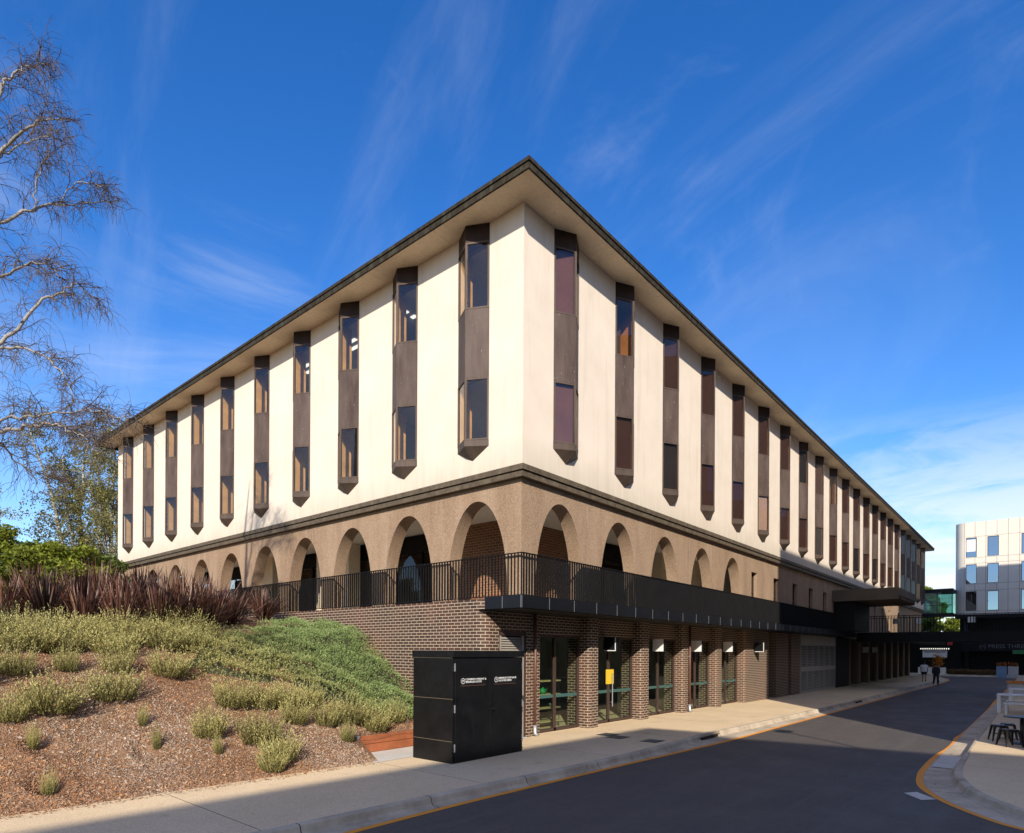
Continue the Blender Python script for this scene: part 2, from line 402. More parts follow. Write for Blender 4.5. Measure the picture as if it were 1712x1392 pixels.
# roof, soffit, fascia
mb = MB(); mb.box(XW-OV+.03, XE+OV, YW-OV+.03, YE+OV, 11.315, 11.45)
roof = mb.build('roof', M['copper'], office)
mb = MB()
mb.box(XW-OV+.04, XW+.01, YW-OV+.04, YE+OV, 11.255, 11.30); mb.box(XW+.01, XE+OV, YW-OV+.04, YW+.01, 11.255, 11.30)
mb.build('soffit', M['soffit'], roof)
mb = MB()
for o, z0, z1 in ((0, 11.215, 11.365), (.03, 11.37, 11.462)):
    mb.box(XW-OV-o, XW-OV+.05, YW-OV-o, YE+OV+o, z0, z1); mb.box(XW-OV+.05, XE+OV+o, YW-OV-o, YW-OV+.05, z0, z1)
    mb.box(XE+OV-.05, XE+OV+o, YW-OV+.05, YE+OV, z0, z1); mb.box(XW-OV+.05, XE+OV-.05, YE+OV-.05, YE+OV+o, z0, z1)
mb.build('fascia', M['copper'], roof)
mb = MB()   # soffit panel joints as thin cover strips
for k in range(1, 16):
    y = YW-.3+k*2.85; mb.box(XW-OV+.06, XW-.005, y, y+.012, 11.249, 11.256)
for k in range(1, 25):
    x = XW-.3+k*3.115; mb.box(x, x+.012, YW-OV+.06, YW-.005, 11.249, 11.256)
mb.build('soffit_joint', M['soffit'], roof)
# ledge between render and arcade
mb = MB()
for o, z0, z1 in ((.0, ZL0, 4.54), (-.03, 4.54, 4.56), (.045, 4.56, ZL1)):
    mb.box(XW-o, XW+.5, YW-o, YE+o, z0, z1); mb.box(XW+.5, XE+o, YW-o, YW+.5, z0, z1)
mb.build('ledge', M['ledge'], office)
# floors and inner walls seen through the glass
mb = MB()
mb.box(XW+.51, XE-.4, YW+.51, YE-.4, 4.41, 4.76)
mb.box(XW+.36, XE-.4, YW+.36, YE-.4, 7.46, 8.52)
mb.box(XW+.36, XE-.4, YW+.36, YE-.4, 10.95, 11.25)
mb.build('interior_slab', M['inside_ceiling'], office)
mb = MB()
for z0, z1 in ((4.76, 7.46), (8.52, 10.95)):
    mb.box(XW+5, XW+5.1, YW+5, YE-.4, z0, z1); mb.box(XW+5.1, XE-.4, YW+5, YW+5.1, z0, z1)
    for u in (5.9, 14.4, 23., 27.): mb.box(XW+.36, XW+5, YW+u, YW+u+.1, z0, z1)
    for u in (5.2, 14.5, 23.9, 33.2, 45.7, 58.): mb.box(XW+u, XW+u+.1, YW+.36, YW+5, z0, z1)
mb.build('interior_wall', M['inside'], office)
for i, zc, f in ((1, 10.95, 1.10), (2, 10.95, 1.08), (3, 10.95, 1.075), (5, 10.95, 1.06), (7, 10.95, 1.05), (4, 7.46, 1.07), (6, 7.46, 1.06)):
    y = (YW+LC[i])*f
    for dx in (.95, 1.3):
        mb = MB(); mb.box(XW+dx, XW+dx+.13, y-.35, y+.45, zc-.03, zc-.005); mb.build('ceiling_light', M['lamp'], office)

# ---------------- bay (prow) windows
D_, HW = .31, .575
rid = Vector((0, -D_, 0))
def Sp(sd, s, n):
    w = Vector((sd*HW, 0, 0)); p = rid+(w-rid)*s
    nn = Vector((sd*D_, -HW, 0)).normalized()
    return p+nn*n
def slab(mb, sd, s0, s1, n0, n1, z0, z1):
    a, b, c, d = Sp(sd, s0, n0), Sp(sd, s1, n0), Sp(sd, s1, n1), Sp(sd, s0, n1)
    q = [(p.x, p.y) for p in (a, b, c, d)]
    if sd < 0: q = q[::-1]
    mb.prism(q, z0, z1)
PZ2 = ((5.56, 7.21), (9.03, 10.80))
def make_bay():
    mb = MB()
    for sd in (-1, 1):
        slab(mb, sd, .0, .075, -.045, -.004, 7.21, 9.03); slab(mb, sd, .925, 1., -.045, -.004, 7.21, 9.03)
        for z0, z1 in PZ2:
            slab(mb, sd, .0, .075, -.045, .012, z0, z1); slab(mb, sd, .925, 1., -.045, .012, z0, z1)
            slab(mb, sd, .075, .925, -.04, .008, z0, z0+.045); slab(mb, sd, .075, .925, -.04, .008, z1-.05, z1)
    f = mb.build('bay_window', M['bronze'])
    for nm, (z0, z1) in zip(('lower_pane', 'upper_pane'), PZ2):
        mb = MB()
        for sd in (-1, 1):
            a, b = Sp(sd, .075, -.015), Sp(sd, .925, -.015)
            q = [(a.x,a.y,z0+.045),(b.x,b.y,z0+.045),(b.x,b.y,z1-.05),(a.x,a.y,z1-.05)]
            mb.quad(*(q if sd > 0 else q[::-1]))
        mb.build(nm, M['glass'], f)
    def wedge(o): return [(-HW-o*.4, .0), (0, -D_-o), (HW+o*.4, .0), (HW-.02, .06), (-HW+.02, .06)]
    MB().prism(wedge(.006), 10.80, 11.252).build('head_panel', M['bronze_dark'], f)
    MB().prism(wedge(.008), 7.215, 9.025).build('spandrel_panel', M['spandrel'], f)
    mb = MB(); w = wedge(.016)
    top = [(x, y, 5.555) for x, y in w]; zb = [5.39, 5.41, 5.39, 5.39, 5.39]
    bot = [(x, y, z) for (x, y), z in zip(w, zb)]
    mb.add(top+bot+[(0, .02, 5.07)], [(0,1,2,3,4), (5,6,1,0), (6,7,2,1), (7,8,3,2), (9,5,0,4), (8,9,4,3), (6,5,10), (7,6,10), (5,9,10), (9,8,10), (8,7,10)])
    mb.build('sill', M['bronze'], f)
    mb = MB()
    for sx in (-1, 1):
        for z0, z1 in PZ2: mb.box(sx*.49, sx*.556, .03, .46, z0-.03, z1+.08)
    mb.build('reveal', M['timber'], f)
    return f
def shade(parent, lower, mat, ins=.0):
    z0, z1 = PZ2[0 if lower else 1]
    mb = MB()
    for sd in (-1, 1): slab(mb, sd, .05, .95, -.10, -.09, z0+.01, z1-.01)
    mb.build('blind', mat, parent, world=False)
proto = make_bay()
first = True
PLM, MAU, WHT, SLT = M['blind_plum'], M['blind_mauve'], M['blind_white'], M['blind_slate']
UP = [MAU, None, PLM, PLM, PLM, PLM, PLM, SLT, PLM, None, PLM, PLM, PLM, PLM, PLM, PLM]+[PLM]*6
LO = [MAU, PLM, SLT, PLM, PLM, WHT, PLM, PLM, SLT, PLM, PLM, SLT, PLM, SLT, PLM, PLM]+[PLM]*6
bays = []
for i, c in enumerate(RC):
    b = proto if first else copy_tree(proto); first = False
    b.location = (XW+c, YW, 0); bays.append((b, i, 'R'))
for i, c in enumerate(LC):
    b = copy_tree(proto); b.location = (XW, YW+c, 0); b.rotation_euler = (0, 0, -math.pi/2); bays.append((b, i, 'L'))
tint_meshes = {}
for b, i, sd in bays:
    b.parent = office; b.matrix_parent_inverse = wmat(office).inverted()
    if sd == 'R':
        for ch in [x for x in bpy.data.objects if x.parent == b]:
            if ch.name.startswith(('upper_pane', 'lower_pane')):
                k = ch.data.name.split('.')[0]
                if k not in tint_meshes:
                    tint_meshes[k] = ch.data.copy(); tint_meshes[k].materials[0] = M['glass_tint']
                ch.data = tint_meshes[k]
        if UP[i]: shade(b, False, UP[i])
        if LO[i]: shade(b, True, LO[i])

# ---------------- arcade
def arch_w(z):
    t = max(0., min(1., (z-1.35)/(4.03-1.35)))
    return 1.12*(1-t**2.3)**.5
mb = MB()
zs = [ZD-.02+(4.03-ZD+.02)*(1-(1-k/26)**1.7) for k in range(27)]
def bay_arch(side, c, u0, u1, d):
    f = lambda u, dd, z: P(side, u, dd, z)
    def q(*p): mb.quad(*(p if side == 'R' else p[::-1]))
    for z0, z1 in zip(zs[:-1], zs[1:]):
        w0, w1 = arch_w(z0), arch_w(z1)
        q(f(u0,d,z0), f(c-w0,d,z0), f(c-w1,d,z1), f(u0,d,z1)); q(f(c+w0,d,z0), f(u1,d,z0), f(u1,d,z1), f(c+w1,d,z1))
        e = d+TA
        q(f(c-w0,e,z0), f(u0,e,z0), f(u0,e,z1), f(c-w1,e,z1)); q(f(u1,e,z0), f(c+w0,e,z0), f(c+w1,e,z1), f(u1,e,z1))
        q(f(c-w0,d,z0), f(c-w0,e,z0), f(c-w1,e,z1), f(c-w1,d,z1)); q(f(c+w0,e,z0), f(c+w0,d,z0), f(c+w1,d,z1), f(c+w1,e,z1))
    q(f(u0,d,4.03), f(u1,d,4.03), f(u1,d,ZL0+.02), f(u0,d,ZL0+.02)); q(f(u1,d+TA,4.03), f(u0,d+TA,4.03), f(u0,d+TA,ZL0), f(u1,d+TA,ZL0))
for c in LC: bay_arch('L', c, c-1.425, c+1.425, XA-XW)
for c in RC[:5]: bay_arch('R', c, c-1.5575, c+1.5575, YA-YW)
ZA = ZL0+.02
uL, uR = LC[0]-1.425, RC[0]-1.5575
mb.box(XA, XW+uR, YA, YW+uL, ZD-.02, ZA)                       # corner pier
mb.box(XW+uR-.0, XA+TA, YA+TA-.002, YW+uL, ZD-.02, ZA) if XA+TA > XW+uR and YW+uL > YA+TA else None
yl = YW+LC[-1]+1.425; mb.box(XA, XA+TA, yl, YE, ZD-.02, ZA)
# solid wall with small windows beyond the arches
xs = XW+RC[4]+1.5575
slits = [(28.55, 29.3), (31.6, 32.45), (34.65, 35.5), (37.65, 38.5), (40.65, 41.5), (52.3, 53.1), (55.4, 56.2), (58.5, 59.3), (61.6, 62.4), (66., 66.8), (69.1, 69.9), (72.2, 73.), (75.3, 76.1)]
x = xs
for a, b in slits:
    mb.box(x, a, YA, YA+.3, ZD-.02, ZA); mb.box(a, b, YA, YA+.3, 3.66, ZA); mb.box(a, b, YA, YA+.3, ZD-.02, 1.9); x = b
mb.box(x, XE, YA, YA+.3, ZD-.02, ZA)
mb.build('arcade_wall', M['aggregate'], office)
for a, b in slits:
    m2 = MB()
    m2.box(a, a+.04, YA+.16, YA+.22, 1.9, 3.66); m2.box(b-.04, b, YA+.16, YA+.22, 1.9, 3.66); m2.box(a+.04, b-.04, YA+.16, YA+.22, 2.75, 2.8); m2.box((a+b)/2-.02, (a+b)/2+.02, YA+.165, YA+.215, 1.9, 3.66)
    w = m2.build('small_window', M['brown_frame'], office)
    m2 = MB(); m2.quad((a, YA+.2, 1.9), (b, YA+.2, 1.9), (b, YA+.2, 3.66), (a, YA+.2, 3.66)); m2.build('pane', M['glass_tint'], w)
# corridor behind the arches
xb, yb_ = 14.55, 12.5
mb = MB(); mb.box(XA+TA+.002, xb, YA+TA+.002, YE-.4, 4.10, 4.345); mb.box(xb, xs, YA+TA+.002, yb_, 4.10, 4.345)
mb.build('arcade_ceiling', M['ceiling'], office)
mb = MB(); mb.wall([(xb, 15.3), (xb, yb_), (18.6, yb_)], ZD, 4.1); mb.wall([(18.6, yb_), (18.6, yb_+.25)], ZD, 4.1); mb.wall([(xb+.25, 15.3), (xb, 15.3)], ZD, 4.1)
mb.build('arcade_brick_wall', M['brick_orange'], office)
mb = MB()
mb.box(xb+.1, xb+.2, 15.3, YE-.5, 3.5, 4.1); mb.box(18.6, xs, yb_+.1, yb_+.2, 3.5, 4.1)
for k in range(17): mb.box(xb+.08, xb+.16, 15.3+1.4*k, 15.38+1.4*k, ZD, 3.5)
for k in range(7): mb.box(18.6+1.4*k, 18.68+1.4*k, yb_+.08, yb_+.16, ZD, 3.5)
wf = mb.build('arcade_glazing', M['dark'], office)
mb = MB(); mb.quad((xb+.13, YE-.5, ZD), (xb+.13, 15.3, ZD), (xb+.13, 15.3, 3.5), (xb+.13, YE-.5, 3.5)); mb.quad((18.6, yb_+.13, ZD), (xs, yb_+.13, ZD), (xs, yb_+.13, 3.5), (18.6, yb_+.13, 3.5))
mb.build('pane', M['glass_tint'], wf)
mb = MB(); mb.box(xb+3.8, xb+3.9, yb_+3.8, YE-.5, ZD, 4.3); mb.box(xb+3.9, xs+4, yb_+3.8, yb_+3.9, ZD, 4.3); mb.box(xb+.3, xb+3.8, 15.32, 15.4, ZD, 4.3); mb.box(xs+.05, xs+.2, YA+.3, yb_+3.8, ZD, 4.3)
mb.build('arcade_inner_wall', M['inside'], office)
for q in ((xb-.55, xb-.02, 20.2, 22.4), (xb-.5, xb-.02, 26, 28), (23.6, 27.4, yb_-.5, yb_-.02)): MB().box(*q, ZD, 4.09).build('corridor_panel', M['soffit'], office)

# ---------------- deck slab, its fascia panels and railing
mb = MB(); mb.box(11.97, 80.5, 9.95, 11.10, 1.10, ZD-.004); mb.box(12.13, 80.5, 11.10, YE-.3, 1.10, ZD-.004)
deck = mb.build('balcony_slab', M['concrete'], office)
mb = MB()
def seg(a, b, step):
    n = max(1, round(abs(b-a)/step)); return [(a+(b-a)*k/n, a+(b-a)*(k+1)/n) for k in range(n)]
for a, b in seg(9.835, 11.06, .62): mb.box(11.84, 11.875, a+.007, b-.007, 1.078, ZD)
for a, b in seg(11.84, 48., 1.13): mb.box(a+.007, b-.007, 9.80, 9.835, 1.078, ZD)
mb.build('fascia_panel', M['panel'], deck)
mb = MB(); mb.box(11.875, 11.89, 9.835, 11.06, 1.085, ZD-.006); mb.box(11.89, 48, 9.835, 9.85, 1.085, ZD-.006); mb.box(11.875, 11.97, 11.04, 11.06, 1.085, ZD-.006)
mb.build('joint_backing', M['panel'], deck)
for a, b in seg(9.835, 11.06, .62): MB().box(11.834, 11.842, a-.004, a+.004, 1.079, ZD-.001).build('joint_trim', M['steel'], deck)
for a, b in seg(11.84, 48., 1.13)[:26]: MB().box(a-.004, a+.004, 9.795, 9.802, 1.079, ZD-.001).build('joint_trim', M['steel'], deck)
mb = MB(); mb.box(11.876, 48, 9.84, 11.3, 1.06, 1.098); mb.build('slab_underside', M['dark'], deck)
mb = MB()
z0, z1 = 1.43, 2.475
y = 9.99
while y < 27: mb.box(12.025, 12.068, y-.006, y+.006, z0, z1); y += .112
mb.box(12.015, 12.08, 9.955, 27, z1, z1+.02); mb.box(12.02, 12.075, 9.955, 27, z0-.02, z0)
mb.build('balcony_railing', M['black_rail'], office)
mb = MB(); x = 12.12
while x < 44.: mb.box(x-.006, x+.006, 9.95, 10.004, z0, z1); x += .112
mb.box(12.081, 44.05, 9.945, 10.01, z1, z1+.02); mb.box(12.076, 44.05, 9.95, 10.005, z0-.02, z0)
mb.build('balcony_railing', M['black_rail'], office)

# ---------------- brick base
def arc(cx, cy, r, a0, a1, n=6): return [(cx+r*math.cos(R(a0+(a1-a0)*k/n)), cy+r*math.sin(R(a0+(a1-a0)*k/n))) for k in range(n+1)]
mb = MB()
r = .28
mb.wall([(11.9, 27.), (11.9, 11.15+r)]+arc(11.9+r, 11.15+r, r, 180, 270)[1:]+[(12.5, 11.15)], ZR-.2, 1.36)
mb.wall([(12.5, 11.15), (12.5, 11.4)], ZR-.2, .55)
u0 = 16.0
mb.wall([(12.5, 11.15), (13.71, 11.15)], .55, 1.075, u0)
mb.wall([(13.71, 11.4), (13.71, 11.15), (14.30, 11.15), (14.34, 11.19), (14.34, 11.5)], ZR-.2, 1.075)
mb.wall([(14.34, 11.28), (30.2, 11.28)], .48, 1.075)
mb.quad((12.5, 11.15, .55), (12.5, 11.4, .55), (13.71, 11.4, .55), (13.71, 11.15, .55)); mb.quad((14.34, 11.28, .48), (14.34, 11.5, .48), (30.2, 11.5, .48), (30.2, 11.28, .48))
mb.box(11.9+.02, 12.12, 11.6, 27, 1.33, 1.362)
mb.build('brick_wall', M['brick'], office)
px = [16.6, 20.0, 23.4, 26.78]
rr = .13
m0 = MB(); m0.wall([(0, .42), (0, rr)]+arc(rr, rr, rr, 180, 270)[1:]+[(.62-rr, 0)]+arc(.62-rr, rr, rr, 270, 360)[1:]+[(.62, .42)], ZR, 1.076)
m0.wall([(0, .85), (0, .42)], ZR, .9, .3); m0.wall([(.62, .42), (.62, .85)], ZR, .9, .3); m0.wall([(.62, .85), (0, .85)], ZR, .9, .3)
pil = m0.build('brick_pillar', M['brick'])
pil.location = (px[0], 10.95, 0)
pils = [pil]
for x in px[1:]+[51.5, 54.9, 58.3, 61.7, 65.1, 68.5, 71.9, 75.3, 78.7]:
    c = copy_tree(pil); c.location = (x, 10.95, 0); pils.append(c)
for p_ in pils: p_.parent = office; p_.matrix_parent_inverse = wmat(office).inverted()
mb = MB()
mb.wall([(30.17, 14.), (30.17, 10.95+rr)]+arc(30.17+rr, 10.95+rr, rr, 180, 270)[1:]+[(33.66, 10.95), (33.66, 11.9)], ZR, 1.076)
mb.build('brick_wall', M['brick'], office)
for a, b in ((34.75, 36.9), (37.45, 39.05)):
    mb = MB(); mb.wall([(a, 11.9), (a, 10.95), (b, 10.95), (b, 11.9)], ZR, 1.076); mb.build('brick_pillar', M['brick'], office)
mb = MB(); mb.box(30.2, 51.5, 11.9, 12., ZR, 1.08); mb.box(51.5, 80.3, 11.6, 11.7, ZR, 1.08); mb.box(47.2, 51.5, 10.97, 11.07, ZR, 1.08)
mb.box(33.66, 34.75, 11.6, 11.7, ZR, 1.08)
mb.build('recess_wall', M['dark'], office)
# shop interior shell
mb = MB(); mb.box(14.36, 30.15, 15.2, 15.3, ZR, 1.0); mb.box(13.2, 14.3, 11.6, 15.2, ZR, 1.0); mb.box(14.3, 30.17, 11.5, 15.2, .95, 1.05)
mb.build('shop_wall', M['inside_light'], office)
mb = MB(); mb.box(14.3, 30.17, 11.3, 15.2, ZR, ZF+.006); mb.build('shop_floor', M['path'], office)

# louvred door on the corner wall
mb = MB()
for a, b in ((12.5, 12.58), (13.63, 13.71)): mb.box(a, b, 11.19, 11.25, ZF, .55)
mb.box(12.58, 13.63, 11.19, 11.25, .42, .55); mb.box(12.58, 13.63, 11.21, 11.25, -1.2, -.9)
dr = mb.build('louvre_door', M['brown_frame'], office)
mb = MB()
for k in range(44):
    z = ZF+.05+k*.065
    if not -1.26 < z < -.86 and z < .36: mb.add([(12.66,11.20,z),(13.55,11.20,z),(13.55,11.245,z+.05),(12.66,11.245,z+.05),(12.66,11.205,z-.006),(13.55,11.205,z-.006),(13.55,11.25,z+.044),(12.66,11.25,z+.044)], [(0,1,2,3),(7,6,5,4),(0,4,5,1),(2,6,7,3),(0,3,7,4),(1,5,6,2)])
mb.box(12.58, 12.66, 11.2, 11.25, ZF, .42); mb.box(13.55, 13.63, 11.2, 11.25, ZF, .42)
mb.build('louvre', M['grey_paint'], dr)
mb = MB(); mb.box(12.58, 13.63, 11.27, 11.3, ZF, .5); mb.build('backing', M['dark'], dr)

# shop windows and doors
xs_ = [14.34, 17.22, 20.62, 24.02, 27.40]; xe_ = [16.6, 20.0, 23.4, 26.78, 30.17]
for i, (a, b) in enumerate(zip(xs_, xe_)):
    mb = MB(); y0, y1 = 11.34, 11.42; mid = a+(b-a)*(.43 if i in (0, 1) else .5)
    mb.box(a, a+.07, y0, y1, ZF, .48); mb.box(b-.07, b, y0, y1, ZF, .48); mb.box(mid-.05, mid+.05, y0, y1, ZF, .48)
    mb.box(a+.07, b-.07, y0, y1, .40, .48); mb.box(a+.07, b-.07, y0, y1, ZF, ZF+.11)
    fr = mb.build('shop_window', M['brown_frame'], office)
    mb = MB(); mb.quad((a+.07, 11.38, ZF+.11), (mid-.05, 11.38, ZF+.11), (mid-.05, 11.38, .40), (a+.07, 11.38, .40)); mb.quad((mid+.05, 11.38, ZF+.11), (b-.07, 11.38, ZF+.11), (b-.07, 11.38, .40), (mid+.05, 11.38, .40))
    mb.build('pane', M['glass_shop'], fr)
    mb = MB(); mb.box(a+.08, mid-.06, 11.373, 11.376, -1.42, -1.32); mb.box(mid+.06, b-.08, 11.373, 11.376, -1.42, -1.32)
    mb.build('safety_strip', M['teal'], fr)
    if i in (1, 4):
        hx = mid+.12 if i == 1 else a+.2
        mb = MB(); mb.tube([(hx, 11.27, -1.9), (hx, 11.27, -.75)], .018, 8); mb.tube([(hx, 11.27, -1.75), (hx, 11.34, -1.75)], .012, 6); mb.tube([(hx, 11.27, -.9), (hx, 11.34, -.9)], .012, 6)
        mb.build('door_handle', M['steel'], fr)
# downpipes
for x, y in ((14.02, 11.09), (23.85, 10.88)):
    mb = MB(); mb.tube([(x, y, 1.06), (x, y, ZF+.3)], .045, 10); p_ = mb.build('downpipe', M['pipe'], office, smooth=True)
    mb = MB(); mb.tube([(x, y, ZF+.32), (x, y, ZF+.08), (x+.02, y-.09, ZF+.03)], [.06, .06, .055], 10); mb.build('pipe_shoe', M['steel'], p_, smooth=True)
    mb = MB(); mb.box(x-.07, x+.07, y-.01, y+.06, -.2, -.17); mb.build('bracket', M['steel'], p_)
# louvred plant screen
mb = MB(); mb.box(39.1, 47.2, 10.9, 11.02, .55, 1.076); n = 6; w = 8.0/n
for k in range(n+1): mb.box(39.1+k*w, 39.2+k*w, 10.9, 11., ZF, .55)
for k in range(n):
    mb.box(39.2+k*w, 39.1+(k+1)*w, 10.91, 10.99, -1.15, -.85); mb.box(39.2+k*w, 39.1+(k+1)*w, 10.91, 10.99, .43, .55); mb.box(39.2+k*w, 39.1+(k+1)*w, 10.91, 10.99, ZF, ZF+.12)
ls = mb.build('louvre_screen', M['grey_paint'], office)
for k in range(n):
    mb = MB(); z = ZF+.14
    while z < .42:
        if not -1.2 < z < -.84: mb.add([(39.2+k*w,10.91,z),(39.1+(k+1)*w,10.91,z),(39.1+(k+1)*w,10.98,z+.07),(39.2+k*w,10.98,z+.07)], [(0,1,2,3)])
        z += .1
    mb.build('louvre_panel', M['grey_paint'], ls)
# entrance canopy with saw-tooth underside and dark entrance box
mb = MB(); mb.box(42.74, 49.5, 6.5, YA-.003, 3.45, 3.9)
n = 10
for k in range(n):
    x0, x1 = 42.74+6.76*k/n, 42.74+6.76*(k+1)/n; xm = (x0+x1)/2
    mb.add([(x0+.01,6.55,3.449),(x1-.01,6.55,3.449),(xm,6.55,3.2),(x0+.01,YA-.01,3.449),(x1-.01,YA-.01,3.449),(xm,YA-.01,3.2)], [(0,1,2),(5,4,3),(0,2,5,3),(2,1,4,5)])
mb.box(42.74, 42.86, 6.5, YA-.01, 3.2, 3.448)
cn = mb.build('entrance_canopy', M['canopy'], office)
mb = MB(); mb.box(51.1, 80.4, 7.9, 9.79, .92, 1.38); mb.build('shading_deck', M['dark'], office)  # deck added over the footpath to shade the far pillars
mb = MB(); mb.box(43.2, 47.5, 8.9, YA-.01, ZD+.005, 3.19); mb.build('entrance_box', M['dark'], office)
# ================================================================== GROUND
def spline(pts, n):
    pts = [np.array(p, float) for p in pts]; out = []
    for i in range(len(pts)-1):
        p0, p1, p2, p3 = pts[max(i-1,0)], pts[i], pts[i+1], pts[min(i+2, len(pts)-1)]
        for k in range(n):
            t = k/n
            out.append(.5*((2*p1)+(-p0+p2)*t+(2*p0-5*p1+4*p2-p3)*t*t+(-p0+3*p1-3*p2+p3)*t**3))
    return out+[pts[-1]]
t = NT('far_ground'); p = t.pos()
t.bsdf(t.ramp(t.noise(.05, 5, .6, p), [(.3, (.06,.07,.03)), (.7, (.11,.10,.06))]), .95)
MB().quad((-900,-900,-2.66),(1200,-900,-2.66),(1200,900,-2.66),(-900,900,-2.66)).build('ground', t.m)['kind'] = 'structure'
MB().quad((-60,-60,ZR),(140,-60,ZR),(140,9.,ZR),(-60,9.,ZR)).build('road', M['asphalt'])['kind'] = 'structure'
MB().quad((80.6,9.,ZR-.004),(140,9.,ZR-.004),(140,40.,ZR-.004),(80.6,40.,ZR-.004)).build('road', M['asphalt'])['kind'] = 'structure'

def kerb_strip(back, edge, flip=False):
    mb, ml = MB(), MB()
    prev = None
    for b, e in zip(back, edge):
        b, e = np.array(b), np.array(e); d = (e-b); w = np.linalg.norm(d); d = d/w
        k = [(*(b), ZF+.004), (*(b+d*.02), ZF+.012), (*(b+d*.11), ZF+.010), (*(b+d*.14), ZF-.012), (*(b+d*.17), ZR+.05), (*(b+d*.20), ZR+.022), (*(e), ZR+.008), (*(e+d*.004), ZR-.02)]
        l = [(*(e+d*.004), ZR+.005), (*(e+d*.13), ZR+.005)]
        if prev:
            for i in range(len(k)-1):
                q = (prev[0][i], k[i], k[i+1], prev[0][i+1]); mb.quad(*(q[::-1] if not flip else q))
            q = (prev[1][0], l[0], l[1], prev[1][1]); ml.quad(*(q[::-1] if not flip else q))
        prev = (k, l)
    mb.build('kerb', M['kerb'])['kind'] = 'structure'
    ml.build('road_edge_line', M['line'])['kind'] = 'structure'
LB = [(-30,8.15),(0,8.12),(4,8.03),(7,7.9),(9,7.78),(12,7.62),(14.5,7.61),(18,7.73),(22,7.62),(28,7.5),(36,7.4),(50,7.27),(60,7.18),(68,7.2),(74,7.5),(79,8.6),(82,10.8),(83.2,14),(83.4,30)]
LE = [(-30,7.55),(0,7.53),(4,7.54),(7,7.56),(9,7.5),(12,7.38),(14.5,7.24),(18,7.06),(22,7.02),(28,6.98),(36,6.95),(50,6.83),(60,6.74),(68,6.76),(74.1,7.06),(79.3,8.2),(82.4,10.6),(83.6,14),(83.8,30)]
LBs, LEs = spline(LB, 8), spline(LE, 8)
kerb_strip(LBs, LEs)
poly = [tuple(p) for p in LBs]+[(80.9,30),(80.9,14.9),(-30,14.9)]
def ground_poly(name, pts, z, m):
    bm = bmesh.new(); vs = [bm.verts.new((x,y,z)) for x,y in pts]; f = bm.faces.new(vs)
    if f.normal.z < 0: f.normal_flip()
    bmesh.ops.triangulate(bm, faces=[f]); me = bpy.data.meshes.new(name); bm.to_mesh(me); bm.free()
    for p in me.polygons:
        if p.normal.z < 0: p.flip()
    o = link(name, me, m); o['kind'] = 'structure'; return o
ground_poly('footpath', poly, ZF, M['path'])
RE = [(89,1.9),(45,1.88),(29,1.94),(21.7,1.94),(18.8,1.98),(16.6,1.95),(15.6,1.90),(14.5,1.74),(13.7,1.46),(13,1.1),(12.3,.6),(11.97,.2),(11.5,-.8),(11.2,-2.2),(11.1,-5),(11.1,-30)]
RB = [(89,1.37),(45,1.37),(31.9,1.37),(20.6,1.38),(18.4,1.33),(16.6,1.3),(15.4,1.22),(14.7,1.08),(14.05,.92),(13.5,.70),(13.0,.42),(12.6,.05),(12.05,-.9),(11.75,-2.2),(11.65,-5),(11.65,-30)]
RBs, REs = spline(RB, 8), spline(RE, 8)
kerb_strip(RBs, REs, True)
ground_poly('footpath', [tuple(p) for p in RBs]+[(89,-30)], ZF, M['path'])
# far side of the junction
kerb_strip([(86.4,y) for y in (-20,0,8,20,40)], [(85.9,y) for y in (-20,0,8,20,40)], False)
MB().quad((86.4,-20,ZF),(120,-20,ZF),(120,40,ZF),(86.4,40,ZF)).build('footpath', M['path'])['kind'] = 'structure'
ground_poly('concrete_apron', [(8.3,11.0),(13.7,10.99),(13.7,11.2),(11.95,12.2),(8.76,12.2),(8.5,11.5)], ZF+.006, M['concrete'])
# pale sheet stands in for bright sunlight on the kerb channel
ground_poly('channel_sunlight', [(16.9,1.92),(18.9,1.92),(18.9,1.52),(16.9,1.5)], ZR+.03, M['concrete'])

for lab, x, y in (('metal pit cover in the footpath nearest the shop wall, touching the edge of the sunlight', 15.75, 9.72), ('metal pit cover in the shaded footpath, overlapping the corner of the cover nearer the wall', 15.45, 9.2), ('square metal pit cover close to the kerb', 15.45, 8.12)):
    o = empty('pit_cover', (x, y, ZF), lab, 'pit cover', 'metal covers in the footpath')
    MB().box(x-.28, x+.28, y-.24, y+.24, ZF+.002, ZF+.008).build('frame', M['black'], o)
    MB().box(x-.255, x+.255, y-.215, y+.215, ZF+.004, ZF+.012).build('lid', M['cover'], o)
for lab, x, y in (('black slot drain inlet in the kerb opposite the white shop signs', 17.9, 7.59), ('black slot drain inlet in the kerb farther along, opposite the louvred screen', 36., 7.26)):
    o = empty('drain_inlet', (x, y, ZR), lab, 'drain inlet', 'kerb drain inlets')
    MB().box(x-.75, x+.75, y-.075, y+.1, ZF-.03, ZF+.03).build('lintel', M['kerb'], o)
    MB().box(x-.6, x+.6, y-.07, y-.02, ZR+.03, ZF-.031).build('slot_shade', M['soil'], o)  # solid dark box stands in for the shade inside the slot

ground_poly('road_marking', [(13.05,1.62),(13.5,1.95),(13.75,1.78),(13.3,1.42)], ZR+.006, M['concrete'])
